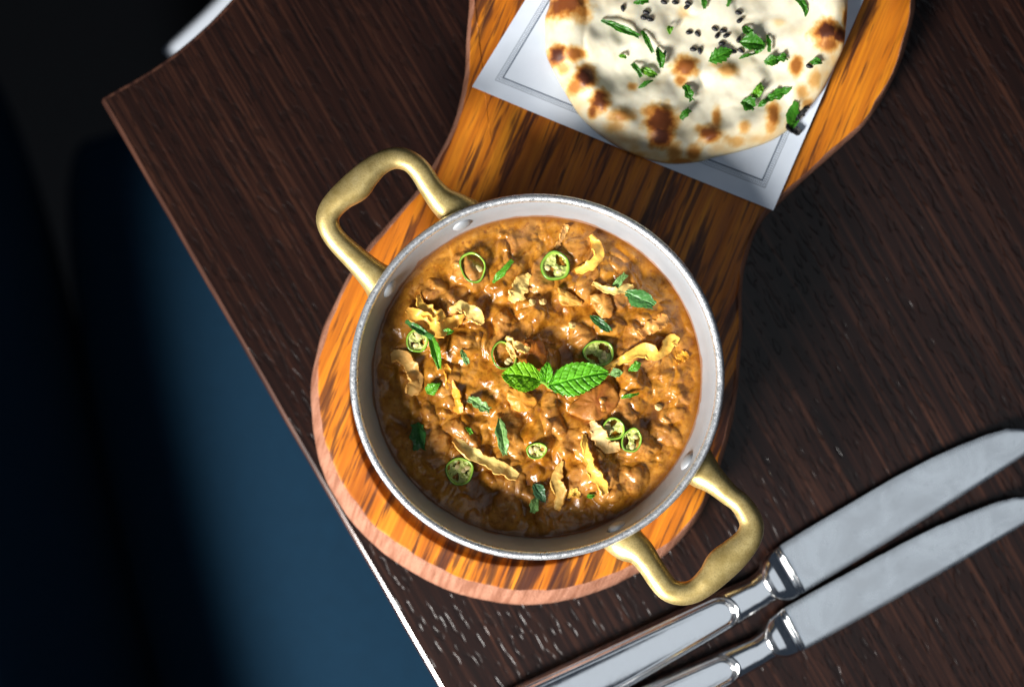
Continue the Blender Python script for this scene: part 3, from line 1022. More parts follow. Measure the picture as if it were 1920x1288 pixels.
def chilli(px, py, rx, ry, rot, label, style="full", tilt=0.0, tdir=0.0, hgt=0.0022, lift=0.0003, seed=0, dark=False, wall=0.20):
    zr = ZF + 0.002
    c = P(px, py, zr)
    k = (H - zr) / FPX
    zs = np.mean([surf(c[0] + rx * k * 0.8 * math.cos(a), c[1] + ry * k * 0.8 * math.sin(a)) for a in np.linspace(0, 2 * math.pi, 12)])
    root = empty("chilli_slice", (c[0], c[1], zs + lift))
    tag(root, label, "chilli", "green chilli slices on the curry")
    root.rotation_euler = (tilt * math.cos(tdir), tilt * math.sin(tdir), -rot)
    A, B = rx * k, ry * k
    n = 64
    a = np.linspace(0, 2 * math.pi, n, endpoint=False)
    wob = 1 + 0.035 * np.sin(3 * a + seed) + 0.02 * np.sin(5 * a + 2 * seed)
    prof = [(1.0 - wall, 0.0), (1 - wall * 0.95, hgt * 0.75), (1 - wall * 0.75, hgt * 0.95), (1 - wall * 0.30, hgt), (0.975, hgt * 0.93), (1.0, hgt * 0.78), (1.005, hgt * 0.4), (0.99, 0.0), (1 - wall * 0.9, -0.0006)]
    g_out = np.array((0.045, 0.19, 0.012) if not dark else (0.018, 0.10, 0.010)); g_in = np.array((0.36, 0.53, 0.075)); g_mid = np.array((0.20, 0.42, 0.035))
    vs = []; cs = []
    for r, z in prof:
        rr = r * wob
        vs.append(np.c_[A * rr * np.cos(a), B * rr * np.sin(a), z + 0.00015 * fbm(a * 4, a * 0 + r * 9, seed, 2)])
        t = np.clip((r - (1 - wall)) / wall, 0, 1)
        cc = g_in * (1 - t) + g_mid * t if t < 0.8 else g_out
        if t >= 0.95 and z < hgt * 0.85:
            cc = g_out
        cs.append(np.tile(cc, (n, 1)) * (1 + 0.18 * fbm(a * 3, a * 0 + r, seed + 2, 2))[:, None])
    vs = np.vstack(vs); cs = np.vstack(cs)
    K = len(prof)
    f = []
    for r in range(K):
        for i in range(n):
            i2 = (i + 1) % n; r2 = (r + 1) % K
            f.append((r * n + i, r * n + i2, r2 * n + i2, r2 * n + i))
    mesh("skin", vs, f, M_CHILLI, root, col=cs)
    # pith web
    rs = np.random.default_rng(seed + 100)
    if style != "hollow":
        nh = 3 if style == "full" else 2
        hw = 0.62 if style == "full" else 0.95
        a0 = rs.uniform(0, 6.28)
        nr_, na = 14, 72
        RR, AA = np.meshgrid(np.linspace(0.02, 1 - wall * 0.85, nr_), np.linspace(0, 2 * math.pi, na, endpoint=False), indexing='ij')
        wob2 = 1 + 0.035 * np.sin(3 * AA + seed) + 0.02 * np.sin(5 * AA + 2 * seed)
        X = A * RR * wob2 * np.cos(AA); Y = B * RR * wob2 * np.sin(AA)
        Z = hgt * (0.55 + 0.28 * fbm(X * 900, Y * 900, seed + 5, 3)) + 0.0002
        hole = np.zeros_like(RR, bool)
        for q in range(nh):
            da = np.abs((AA - a0 - q * 2 * math.pi / nh + math.pi) % (2 * math.pi) - math.pi)
            jit = 0.12 * fbm(AA * 3, RR * 6, seed + 9, 2)
            hole |= (da < hw * (0.55 + 0.45 * RR) + jit) & (RR > 0.20 + jit) & (RR < (0.62 if style == "full" else 0.74) + jit)
        f = []
        for i in range(nr_ - 1):
            for j in range(na):
                j2 = (j + 1) % na
                if hole[i, j] or hole[i + 1, j] and hole[i, j2]:
                    continue
                f.append((i * na + j, (i + 1) * na + j, (i + 1) * na + j2, i * na + j2))
        pc = np.array((0.56, 0.60, 0.17))[None] * (1 + 0.25 * fbm(X.ravel() * 700, Y.ravel() * 700, seed + 6, 2))[:, None]
        mesh("pith", np.c_[X.ravel(), Y.ravel(), Z.ravel()], f, M_PITH, root, col=pc, solid=hgt * 0.4)
        ns = 3 if style == "full" else 2
    else:
        ns = 2
    for q in range(ns):
        an = rs.uniform(0, 6.28); r = rs.uniform(0.28, 0.6)
        v, f = ellipsoid(0.0013, 0.0010, 0.0005)
        o = mesh("seed", v, f, M_SEEDPALE, root)
        o.location = (A * r * math.cos(an), B * r * math.sin(an), hgt * (0.72 if style != "hollow" else 0.35))
        o.rotation_euler = (rs.uniform(-.3, .3), rs.uniform(-.3, .3), rs.uniform(0, 6.28))
    return root


chilli(887, 502, 24, 30, -0.35, "thin hollow oval chilli ring on plain gravy near the brass handle's rivets", "hollow", hgt=0.0016, seed=1, wall=0.16)
chilli(1041, 499, 28, 28, 0.3, "round bright green chilli slice with open seed pockets and pale seeds", "two", seed=2, wall=0.24)
chilli(783, 637, 21, 24, 0.2, "chilli slice half covered by a rolled herb leaf", "full", tilt=0.15, seed=3, wall=0.22)
chilli(944, 667, 23, 28, -0.5, "hollow tilted chilli ring beside the tip of the smaller mint leaf", "hollow", hgt=0.0019, tilt=0.2, tdir=1.0, seed=4, wall=0.15)
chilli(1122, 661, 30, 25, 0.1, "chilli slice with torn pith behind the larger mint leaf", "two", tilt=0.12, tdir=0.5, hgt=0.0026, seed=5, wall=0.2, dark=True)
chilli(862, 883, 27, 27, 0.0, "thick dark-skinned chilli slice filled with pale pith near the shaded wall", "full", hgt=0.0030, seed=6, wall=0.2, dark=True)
chilli(1006, 843, 20, 16, -0.2, "smallest chilli slice, full of pith with a stem thread", "full", tilt=0.15, seed=7, wall=0.2)
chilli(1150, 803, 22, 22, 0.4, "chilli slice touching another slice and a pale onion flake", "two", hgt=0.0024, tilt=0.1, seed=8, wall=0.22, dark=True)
chilli(1184, 825, 19, 24, 0.35, "oval chilli slice touching its neighbour slice on the side of the dish wall", "two", hgt=0.0022, seed=9, wall=0.2)

G_ON = "crisp fried onion strips on the curry"
GOLD = (0.98, 0.63, 0.11); PALE = (0.99, 0.77, 0.26); ORNG = (0.90, 0.40, 0.03)
on = lambda path, w, label, **k: ribbon("fried_onion", path, w, label, "fried onion", G_ON, **k)
on([(1106, 442), (1121, 464), (1121, 484), (1104, 499), (1079, 510)], [10, 16, 15, 14, 8], "hook-shaped golden onion strip beside the round open chilli slice", color=GOLD, seed=1, arch=0.001)
on([(1112, 531), (1128, 541), (1147, 547), (1168, 544), (1187, 536)], [6, 9, 10, 11, 8], "thin smile-shaped onion strip touching a green leaf", color=PALE, seed=2, arch=0.0015)
on([(1201, 628), (1225, 610), (1252, 596)], [16, 18, 17], "short straight browned onion slab above the curly onion", color=(0.72, 0.34, 0.09), seed=3, wav=0.04, thick=0.0012)
on([(1130, 692), (1165, 675), (1205, 657), (1232, 666), (1250, 653), (1258, 636), (1272, 641)], [6, 11, 16, 20, 18, 20, 16], "long curly onion ribbon ending in a loop by the dish wall", color=GOLD, seed=4, arch=0.001, n=60)
on([(962, 568), (972, 548), (980, 530), (993, 514)], [18, 24, 20, 8], "crumpled golden onion flake above the two pale crumbs", color=PALE, seed=6, arch=0.001)
on([(763, 580), (795, 600), (828, 612), (871, 592)], [10, 24, 26, 8], "widest folded golden onion strip above the rolled herb leaf", color=ORNG if False else (0.84, 0.48, 0.08), seed=7, arch=0.0022)
on([(784, 553), (793, 574), (812, 590), (836, 597)], [6, 16, 22, 12], "spiky golden onion shard standing behind the widest strip", color=GOLD, seed=8, arch=0.003, lift=0.002)
on([(845, 584), (868, 574), (885, 584), (906, 607)], [8, 16, 18, 12], "orange and cream onion curl next to the widest onion strip", color=PALE, seed=9, arch=0.002)
on([(733, 670), (752, 668), (773, 690), (782, 718), (768, 740)], [16, 20, 24, 26, 16], "thick tan onion crescent near the shaded dish wall", color=(0.76, 0.46, 0.14), seed=10, arch=0.0008, thick=0.0010)
on([(837, 682), (844, 713), (852, 745), (864, 774)], [5, 13, 17, 14], "orange onion strip half sunk below the rolled herb leaf", color=ORNG, seed=11, lift=0.0002)
on([(852, 822), (881, 845), (916, 865), (947, 880), (971, 893)], [15, 17, 18, 17, 14], "long pale gold onion strip beside the thick dark chilli slice", color=PALE, seed=12, arch=0.0012, n=52)
on([(1055, 864), (1043, 900), (1051, 925), (1043, 956)], [4, 17, 20, 10], "twisted golden onion strip pointing at the shaded wall", color=(0.76, 0.50, 0.14), seed=13, arch=0.0015, twist=0.9)
on([(1095, 814), (1099, 845), (1109, 880), (1126, 903), (1134, 924)], [9, 14, 15, 17, 18], "long drooping onion strip with a rounded foot", color=GOLD, seed=14, arch=0.0015, n=52)
on([(1108, 789), (1122, 812), (1138, 838), (1161, 834)], [14, 22, 22, 14], "cream onion flake touching the pair of chilli slices", color=(0.86, 0.64, 0.30), seed=15, lift=0.001)
on([(948, 634), (964, 645), (992, 658)], [8, 14, 9], "small pale onion chip above the smaller mint leaf", color=PALE, seed=16, arch=0.0012, lift=0.0015)
on([(950, 643), (958, 655), (966, 672)], [8, 9, 5], "onion crumb lying across the hollow tilted chilli ring", color=PALE, seed=17, lift=0.0026)
on([(1042, 466), (1055, 444), (1063, 421)], [4, 8, 11], "thin translucent onion sliver next to the far dish wall", color=(0.66, 0.36, 0.12), seed=18, lift=0.0004)
on([(1268, 680), (1280, 668), (1291, 664)], [10, 15, 11], "small orange onion piece by the sunlit dish wall", color=ORNG, seed=19, lift=0.0006)
on([(1060, 930), (1075, 922), (1088, 930)], [10, 13, 8], "small golden crumb beside the twisted onion strip", color=GOLD, seed=22, lift=0.0003)
G_CH = "browned chunks in the curry"
slab("fried_onion", [(1046, 541), (1054, 542), (1090, 563), (1086, 573), (1053, 572)], "flat four-sided golden onion chip", "fried onion", G_ON, (0.80, 0.47, 0.10), (0.66, 0.28, 0.04), M_ONION, thick=0.0014, dome=0.0003, seed=3, lift=0.0008)
slab("fried_onion", [(1107, 556), (1141, 554), (1149, 590), (1128, 599), (1117, 582)], "square browned onion chip above a dark green leaf", "fried onion", G_ON, (0.76, 0.42, 0.10), (0.54, 0.22, 0.035), M_ONION, thick=0.0024, dome=0.0006, seed=5, lift=0.0006, tilt=(0.1, 0.1))
slab("browned_chunk", [(1068, 772), (1088, 742), (1120, 722), (1142, 712), (1157, 738), (1158, 758), (1140, 780), (1112, 788), (1090, 784)], "large browned chunk under the larger mint leaf", "food chunk", G_CH, (0.26, 0.066, 0.008), (0.48, 0.20, 0.034), M_ONION, thick=0.0018, dome=0.0006, seed=7, lift=0.0)
slab("browned_chunk", [(955, 729), (985, 733), (1005, 748), (996, 768), (968, 770), (953, 750)], "flat orange chunk under the smaller mint leaf", "food chunk", G_CH, (0.62, 0.25, 0.025), (0.72, 0.34, 0.05), M_ONION, thick=0.0018, dome=0.0006, seed=9)
slab("browned_chunk", [(985, 640), (1012, 640), (1024, 662), (1018, 690), (996, 690), (984, 668)], "upright orange chunk between the mint and the pale onion chip", "food chunk", G_CH, (0.52, 0.19, 0.025), (0.42, 0.12, 0.012), M_ONION, thick=0.0028, dome=0.0012, seed=12)
for (a, b, s, lab) in ((998, 567, 1, "pale crumb beside the crumpled onion flake"), (1018, 566, 2, "pale seed beside the crumpled onion flake"), (1073, 609, 3, "single pale crumb on bare gravy behind the torn chilli slice"), (1236, 763, 4, "pale round crumb in the dark hollow near the sunlit wall")):
    r = 7
    slab("crumb", [(a - r, b - 3), (a, b - 6), (a + r, b - 2), (a + 5, b + 5), (a - 4, b + 6)], lab, "crumb", "pale crumbs on the curry", (0.84, 0.66, 0.28), (0.78, 0.52, 0.18), M_ONION, thick=0.0013, dome=0.0004, seed=s + 20, lift=0.0003)

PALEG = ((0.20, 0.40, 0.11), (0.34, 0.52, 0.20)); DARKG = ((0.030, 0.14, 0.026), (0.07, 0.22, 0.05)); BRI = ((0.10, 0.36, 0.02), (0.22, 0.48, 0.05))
herb((925, 531), (961, 491), 15, "frilly coriander scrap next to the hollow oval chilli ring", lobes=2, seed=1, col=BRI)
herb((763, 603), (813, 634), 14, "rolled dark herb leaf lying on the half covered chilli", seed=2, fold=0.9, lift=0.002, gap=0.003)
herb((808, 622), (826, 692), 20, "hanging herb leaf below the widest onion strip", seed=3, fold=0.8, lift=0.001, col=BRI, gap=0.0015)
herb((822, 626), (852, 622), 14, "bright leaf tip poking out from the widest onion strip", seed=4, col=BRI)
herb((1173, 550), (1224, 574), 34, "broad flat green leaf piece at the end of the smile-shaped onion", seed=5, col=((0.07, 0.24, 0.05), (0.16, 0.36, 0.12)), fold=0.25)
herb((1148, 543), (1170, 516), 16, "small pale folded leaf behind the smile-shaped onion", seed=6, col=PALEG, fold=0.7)
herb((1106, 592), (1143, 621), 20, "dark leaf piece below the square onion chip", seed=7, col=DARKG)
herb((801, 736), (826, 718), 22, "triangular bright leaf scrap beside the thick onion crescent", seed=8, col=BRI, widest=0.3)
herb((878, 746), (919, 768), 24, "frilly leaf coated in sauce in the middle of the gravy", seed=9, lobes=3, col=PALEG)
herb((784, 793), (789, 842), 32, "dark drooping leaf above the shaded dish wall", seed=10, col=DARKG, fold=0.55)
herb((937, 784), (948, 850), 26, "long pale green folded leaf above the smallest chilli slice", seed=11, col=PALEG, fold=0.6)
herb((1000, 906), (1022, 938), 24, "greyish leaf lying by the twisted onion strip", seed=12, col=((0.06, 0.17, 0.07), (0.14, 0.26, 0.13)), fold=0.5)
herb((1008, 930), (998, 958), 20, "pale leaf tip in the shade under the greyish leaf", seed=13, col=PALEG, fold=0.5)
herb((866, 656), (879, 682), 14, "sauce coated leaf crumb beside the hanging herb leaf", seed=14, lobes=2, col=PALEG)
herb((1178, 694), (1199, 680), 17, "small square green leaf piece under the long curly onion", seed=15, col=BRI, widest=0.5)
herb((1143, 702), (1164, 697), 18, "pale leaf chip at the tip of the larger mint leaf", seed=16, col=PALEG, widest=0.5)
herb((1100, 931), (1114, 927), 9, "tiny green crumb near the rounded onion foot", seed=17, col=BRI)
herb((876, 800), (886, 812), 8, "tiny green crumb near the long pale onion strip", seed=18, col=BRI)
herb((1163, 746), (1196, 737), 8, "thin green leaf sliver beside the browned chunk", seed=19, col=BRI, fold=0.8)

# mint sprig
mint = empty("mint_sprig", (*P(1022, 716, ZF)[:2], surf(*P(1022, 716, ZF)[:2]) + 0.001))
tag(mint, "fresh bright mint sprig of two large leaves and a small one", "mint")
MC = ((0.15, 0.46, 0.010), (0.26, 0.60, 0.05))
zm = surf(*P(1022, 716, ZF)[:2]) + 0.004
loc = np.array(mint.location)
for (b, t, w, kw) in (((1018, 716), (945, 703), 58, dict(lift_tip=0.0030, fold=0.45, seed=3, col=((0.20, 0.50, 0.010), (0.30, 0.62, 0.05)), nser=8, veins=5, widest=0.40, curl=-0.12)),
                      ((1027, 724), (1138, 699), 62, dict(lift_tip=0.0015, fold=0.22, seed=5, col=((0.12, 0.44, 0.014), (0.22, 0.58, 0.06)), nser=11, veins=8, widest=0.40, curl=0.05)),
                      ((1021, 719), (1027, 681), 26, dict(lift_tip=0.004, fold=0.6, seed=8, col=((0.12, 0.44, 0.010), (0.24, 0.58, 0.05)), nser=5, veins=4, widest=0.42))):
    v, f, c = leaf_mesh(b, t, w, zm, jag=0.05, pucker=0.0008, nu=90, nv=41, serr=0.045, gap=0.0015, zref=ZF + 0.005, **kw)
    mesh("leaf", v - loc, f, M_LEAF, mint, col=c, solid=0.0003)
st = np.array([P(1012, 714, ZF + .005), P(1022, 718, ZF + .004), P(1030, 726, ZF + .003)]); st[:, 2] = zm - np.array([-.0004, 0.0002, 0.0016])
v, f = sweep(catmull(st, 12), 0.0008, 0.0008, seg=10)
mesh("stem", v - loc, f, M_LEAF, mint, col=np.tile((0.25, 0.5, 0.06), (len(v), 1)))

# ------------------------------------------------------------------ paper liner
ZP = ZB + 0.0012
TL, TR, BR, BL = np.array((1143, -257.)), np.array((1684, -150.)), np.array((1450, 395.)), np.array((885, 163.))


def build_paper():
    n = 60
    vs = []; uv = []
    LU = np.linalg.norm(P(*BR, ZP) - P(*BL, ZP)); LV = 0.5 * (np.linalg.norm(P(*TL, ZP) - P(*BL, ZP)) + np.linalg.norm(P(*TR, ZP) - P(*BR, ZP)))
    for i in range(n):
        u = i / (n - 1)
        for j in range(n):
            v = j / (n - 1)
            q = (BL * (1 - u) + BR * u) * (1 - v) + (TL * (1 - u) + TR * u) * v
            q = q + np.array([0.0, 3.0]) * math.sin(math.pi * u) * (1 - v) * 0.6
            z = ZP + 0.0007 * (1 + fbm(u * 3, v * 3, 5, 2)) + 0.0025 * max(0, (u - 0.86) / 0.14) ** 2 * (0.4 + 0.6 * v) + 0.0018 * max(0, (0.10 - u) / 0.10) ** 2
            vs.append(P(*q, z)); uv.append((u, v))
    vs = np.array(vs)
    loc = np.array([*P(1300, 100, ZP)[:2], ZB])
    o = mesh("liner_paper", vs - loc, gridf(n, n), mat_paper(LU * 1000, LV * 1000), uv=uv, solid=0.00015)
    o.location = loc
    tag(o, "white square paper liner with a dark blue printed border under the naan", "paper")


build_paper()

# ------------------------------------------------------------------ naan
NOUT = [(1030, 0), (1022, 25), (1023, 60), (1025, 95), (1042, 132), (1064, 172), (1086, 207), (1112, 234), (1142, 257), (1177, 277), (1215, 292), (1260, 301), (1310, 298),
        (1345, 289), (1400, 276), (1450, 259), (1480, 241), (1502, 224), (1522, 199), (1546, 168), (1565, 130), (1581, 92), (1586, 55), (1589, 20), (1588, -20), (1576, -80), (1536, -160),
        (1456, -220), (1350, -256), (1220, -246), (1112, -190), (1055, -100), (1036, -40)]
ZN = 0.030
BLOBS = [  # px, py, rx, ry, toast, puff(mm)
    (1060, 8, 42, 24, 0.85, 2.5), (1092, 22, 16, 22, 0.6, 0), (1044, 100, 17, 17, 1.0, 2.5), (1076, 100, 22, 13, 0.75, 1.2), (1098, 145, 20, 22, 1.0, 3.0), (1080, 160, 18, 14, 0.65, 1), (1058, 126, 12, 12, 0.5, 0),
    (1124, 190, 17, 22, 0.95, 2.5), (1112, 208, 10, 12, 0.8, 0), (1164, 218, 26, 14, 0.55, 1.5), (1155, 236, 20, 14, 0.4, 0), (1240, 228, 29, 30, 0.92, 3.6), (1240, 255, 22, 20, 1.0, 1), (1266, 285, 16, 20, 0.55, 0), (1225, 210, 20, 14, 0.6, 0),
    (1286, 122, 22, 20, 0.78, 1.2), (1278, 148, 12, 12, 0.65, 0), (1187, 160, 9, 9, 0.55, 0), (1332, 250, 20, 17, 0.85, 1.2), (1346, 220, 8, 22, 0.6, 0.3), (1303, 285, 15, 15, 0.6, 0.5), (1318, 240, 14, 10, 0.5, 0),
    (1366, 130, 18, 14, 0.50, 1.5), (1350, 118, 20, 8, 0.30, 0), (1452, 215, 13, 26, 0.72, 1.0), (1448, 235, 12, 14, 0.5, 0), (1493, 124, 11, 19, 0.72, 0.6), (1544, 66, 24, 20, 1.0, 2.6), (1570, 72, 18, 16, 1.0, 1.2), (1550, 88, 22, 14, 0.75, 0),
    (1397, 238, 12, 13, 0.5, 0.5), (1505, 172, 14, 14, 0.45, 0), (1528, 150, 14, 20, 0.45, 0), (1380, 262, 26, 10, 0.40, 0), (1582, 40, 8, 20, 0.7, 0), (1195, 286, 24, 8, 0.45, 0), (1060, 178, 10, 14, 0.4, 0), (1280, 297, 40, 6, 0.6, 0), (1520, 195, 14, 14, 0.5, 0), (1462, 40, 12, 8, 0.25, 0.5), (1285, 20, 12, 12, 0.28, -1.0)]
nc = np.array([1305.0, 22.0])


def naan_fields(px, py, fr):
    """height above paper (m) and toast 0..1 for pixel arrays; fr = 0 centre .. 1 edge"""
    a = px / 45.0; b = py / 45.0
    edge = np.clip(1 - fr, 0, 1)
    rise = np.clip(edge / 0.10, 0, 1)
    rise = np.sqrt(1 - (1 - rise) ** 2)
    crust = np.exp(-((fr - 0.86) / 0.085) ** 2)
    h = rise * (0.0048 + 0.0030 * crust)
    soft = fbm(a * 0.7, b * 0.7, 90, 2)
    h = h + rise * (0.0030 * soft + 0.0003 * fbm(a * 1.7, b * 1.7, 91, 2))
    dimple = np.abs(fbm(a * 0.8 + 3, b * 0.8, 95, 2))
    h = h - rise * 0.0004 * np.exp(-(dimple / 0.24) ** 2)
    toast = 0.12 * np.clip(fbm(a * 1.6, b * 1.6, 93, 3), 0, 1) + 0.30 * np.exp(-((fr - 0.97) / 0.06) ** 2) * (0.6 + 0.6 * fbm(a * 2, b * 2, 96, 2))
    wob = 0.5 * fbm(px / 11.0, py / 11.0, 94, 4, 0.62)
    for (cx, cy, rx, ry, t, puff) in BLOBS:
        q = ((px - cx) / rx) ** 2 + ((py - cy) / ry) ** 2
        h = h + puff * 0.001 * np.exp(-q * 0.75) * np.clip(rise, 0, 1)
        qq = np.sqrt(q) + wob * 0.8
        toast = np.maximum(toast, t * np.clip(1.0 * (1.5 - qq), 0, 1))
    return np.maximum(h, 0.0004), np.clip(toast, 0, 1)


def LIFT(px, py, f):
    """the bread bows up off the paper, most along its far side"""
    side = np.clip((px - 1440) / 140, 0, 1) * np.clip((250 - py) / 160, 0, 1)
    return 0.0018 * np.clip((0.95 - f) * 3, 0, 1) + 0.0085 * side ** 1.6


def build_naan():
    global naan_surf
    na, nr_ = 420, 150
    o = catmull(NOUT, na, closed=True)
    fr = np.linspace(0.004, 1, nr_) ** 0.85
    px = nc[0] + (o[None, :, 0] - nc[0]) * fr[:, None]
    py = nc[1] + (o[None, :, 1] - nc[1]) * fr[:, None]
    F = np.broadcast_to(fr[:, None], px.shape)
    h, t = naan_fields(px, py, F)
    ZB0 = ZP + 0.0016
    k = (H - ZN) / FPX
    X = (px - PX) * k; Y = -(py - PY) * k; Z = ZB0 + h + LIFT(px, py, F)
    stops = [(0.0, (0.76, 0.72, 0.565)), (0.18, (0.75, 0.62, 0.38)), (0.38, (0.68, 0.41, 0.14)), (0.60, (0.46, 0.185, 0.032)), (0.82, (0.20, 0.055, 0.011)), (1.0, (0.075, 0.020, 0.009))]
    sx = [s for s, _ in stops]
    C = np.stack([np.interp(t.ravel(), sx, [c[i] for _, c in stops]) for i in range(3)], 1)
    v = np.c_[X.ravel(), Y.ravel(), Z.ravel()]
    f = [tuple(reversed(q)) for q in gridf(nr_, na, closed_v=True)]
    f.append(tuple(range(na)))
    # underside
    b0 = len(v)
    ib = o * 1.0
    inner = nc + (o - nc) * 0.97
    vb = np.c_[(inner[:, 0] - PX) * k, -(inner[:, 1] - PY) * k, np.full(na, ZB0)]
    v = np.vstack([v, vb]); C = np.vstack([C, np.tile((0.6, 0.36, 0.15), (na, 1))])
    l = (nr_ - 1) * na
    for i in range(na):
        i2 = (i + 1) % na
        f.append((l + i, b0 + i, b0 + i2, l + i2))
    f.append(tuple(range(b0, b0 + na)))
    loc = np.array([*P(*nc, ZN)[:2], ZB0])
    ob = mesh("naan_bread", v - loc, f, M_NAAN, col=C)
    import bmesh
    bm = bmesh.new(); bm.from_mesh(ob.data); bmesh.ops.recalc_face_normals(bm, faces=bm.faces); bm.to_mesh(ob.data); bm.free()
    ob.location = loc
    tag(ob, "puffy white naan bread with charred blisters, herbs and black seeds", "naan bread")
    # height lookup
    N = 300
    g = np.full((N, N), ZB0)
    PXs = np.linspace(1000, 1610, N); PYs = np.linspace(-60, 320, N)
    QX, QY = np.meshgrid(PXs, PYs, indexing='ij')
    th = np.arctan2(QY - nc[1], QX - nc[0]); rr = np.hypot(QX - nc[0], QY - nc[1])
    to = np.arctan2(o[:, 1] - nc[1], o[:, 0] - nc[0]); ro = np.hypot(o[:, 0] - nc[0], o[:, 1] - nc[1])
    od = np.argsort(to)
    R = np.interp(th, to[od], ro[od], period=2 * math.pi)
    FR = rr / R
    hh, _ = naan_fields(QX, QY, np.clip(FR, 0, 1))
    g = np.where(FR < 1, ZB0 + hh + LIFT(QX, QY, np.clip(FR, 0, 1)), ZB0)

    def look(x, y):
        a = x / k + PX; b = PY - y / k
        i = int(np.clip((a - 1000) / 610 * (N - 1), 0, N - 1)); j = int(np.clip((b + 60) / 380 * (N - 1), 0, N - 1))
        return g[i, j]
    naan_surf = look


build_naan()

G_NH = "chopped herb pieces on the naan"
NG1 = ((0.040, 0.20, 0.010), (0.09, 0.31, 0.025)); NG2 = ((0.13, 0.38, 0.015), (0.25, 0.50, 0.05))
NK = dict(hs=lambda x, y: naan_surf(x, y), zref=ZN, group=G_NH)
nh = lambda b, t, w, label, **k: herb(b, t, w, label, **{**NK, **dict(col=NG1, gap=0.0006, lift=0.0008), **k})
nh((1128, 37), (1198, 68), 15, "long dark green spring onion sliver on the naan", widest=0.5, seed=1, veins=3)
nh((1204, 57), (1224, 99), 10, "short dark green stalk beside the pair of seeds", seed=2, veins=3)
nh((1234, 86), (1241, 126), 17, "folded green scrap with a bright top, middle of three stalk pieces", seed=3, fold=0.7)
nh((1249, 92), (1238, 124), 9, "narrow green strip overlapping the folded scrap", seed=4)
nh((1161, 102), (1175, 107), 8, "tiny bright green fleck on pale dough", seed=5, col=NG2)
nh((1187, 115), (1204, 141), 11, "dark strip beside the bright oval onion slice", seed=6)
nh((1201, 125), (1231, 139), 18, "bright green oval spring onion slice", seed=7, col=NG2, fold=0.1)
nh((1198, 163), (1225, 149), 8, "thin dark hooked sliver below the bright oval slice", seed=8)
nh((1284, 157), (1298, 188), 20, "frilly green leaf below the square toasted patch", seed=9, lobes=2)
nh((1276, 222), (1293, 205), 14, "dark leaf scrap beside the biggest charred blister", seed=10)
nh((1318, -14), (1322, 15), 13, "green strip cut by the top of the naan, beside single seeds", seed=11)
nh((1255, 46), (1257, 62), 12, "small bright green ring slice near the brown dimple", seed=12, col=NG2)
nh((1188, 4), (1216, 3), 12, "dark leaf piece near two close seeds", seed=13)
nh((1364, 12), (1370, -6), 8, "short green sliver above the seed cluster", seed=14)
nh((1396, 48), (1412, 66), 18, "upper leaf of the dense herb clump by the seed cluster", seed=15)
nh((1389, 78), (1432, 84), 34, "largest leaf of the dense herb clump", seed=16, fold=0.5)
nh((1418, 98), (1432, 74), 20, "lower folded leaf of the dense herb clump", seed=17, fold=0.6)
nh((1440, 64), (1443, 97), 8, "upright stalk at the side of the dense herb clump", seed=18)
nh((1388, 107), (1417, 98), 7, "thin stalk trailing from the dense herb clump", seed=19)
nh((1331, 112), (1373, 94), 26, "serrated leaf beside lone seeds below the cluster", seed=20, serr=0.2, nser=5)
nh((1434, 116), (1462, 110), 22, "rounded leaf below the dense herb clump", seed=21, fold=0.5)
nh((1458, 108), (1477, 107), 18, "frilly leaf end joined to the rounded leaf", seed=22, lobes=2)
nh((1516, 120), (1537, 122), 15, "small leaf fleck near the naan's toasted side", seed=23)
nh((1490, -4), (1509, 32), 14, "curved dark leaf strip near the charred side blister", seed=24, curl=0.3)
nh((1394, 188), (1416, 200), 30, "dark curled leaf on the lower crust", seed=25, fold=0.5)
nh((1414, 180), (1431, 158), 18, "bright folded leaf above the dark curled leaf", seed=26, col=NG2)
nh((1436, 186), (1483, 166), 24, "long frilly leaf on the lower crust", seed=27, lobes=3)
nh((1424, 198), (1440, 186), 11, "stalk end under the long frilly leaf", seed=28)
nh((1488, 238), (1494, 190), 26, "upright green leaf hanging over the naan's rim", seed=29, fold=0.4)
nh((1520, 3), (1532, -3), 8, "tiny bright fleck by the naan's toasted side", seed=30, col=NG2)
ch = ribbon("burnt_leaf", [(1478, 234), (1492, 236), (1502, 240), (1508, 244)], [5, 12, 11, 5], "black burnt leaf curled at the naan's rim", "burnt leaf", None, color=(0.01, 0.01, 0.01), mat=M_CHAR, hs=lambda x, y: naan_surf(x, y), seed=5, lift=0.0015)
ribbon("burnt_leaf", [(1497, 222), (1507, 210), (1521, 195)], [4, 7, 3], "thin black burnt shred along the naan's side", "burnt leaf", None, color=(0.01, 0.01, 0.01), mat=M_CHAR, hs=lambda x, y: naan_surf(x, y), seed=6, lift=0.0010)

seeds = []
for (x, y, a) in ((885, 85, 0.3), (865, 130, 0.4), (915, 145, 0.2), (1205, 40, -0.6), (1225, 235, 0.0), (700, 60, 1.5), (1025, 2, 0.5), (1305, 385, 1.5), (1255, 372, 0.2)):
    seeds.append((1000 + x / 4.156, y / 4.156, a))
for (x, y, a) in ((360, 90, 0.3), (370, 150, -0.6), (175, 215, 0.6), (240, 230, 0.1), (195, 265, -1.1), (265, 270, -0.3), (230, 330, 0.0), (360, 300, -1.2), (405, 215, 1.4), (895, 530, 0.3), (320, 390, 0.2), (383, 380, 0.6)):
    seeds.append((1300 + x / 4.155, y / 4.155, a))
for k_, (x, y, a) in enumerate(((1292, 4, 0.5), (1268, 1, 0.2), (1310, 60, 0.9))):
    seeds.append((x, y, a))
v, f = ellipsoid(0.0016, 0.00095, 0.0008)
proto = mesh("black_seed", v, f, M_SEED)
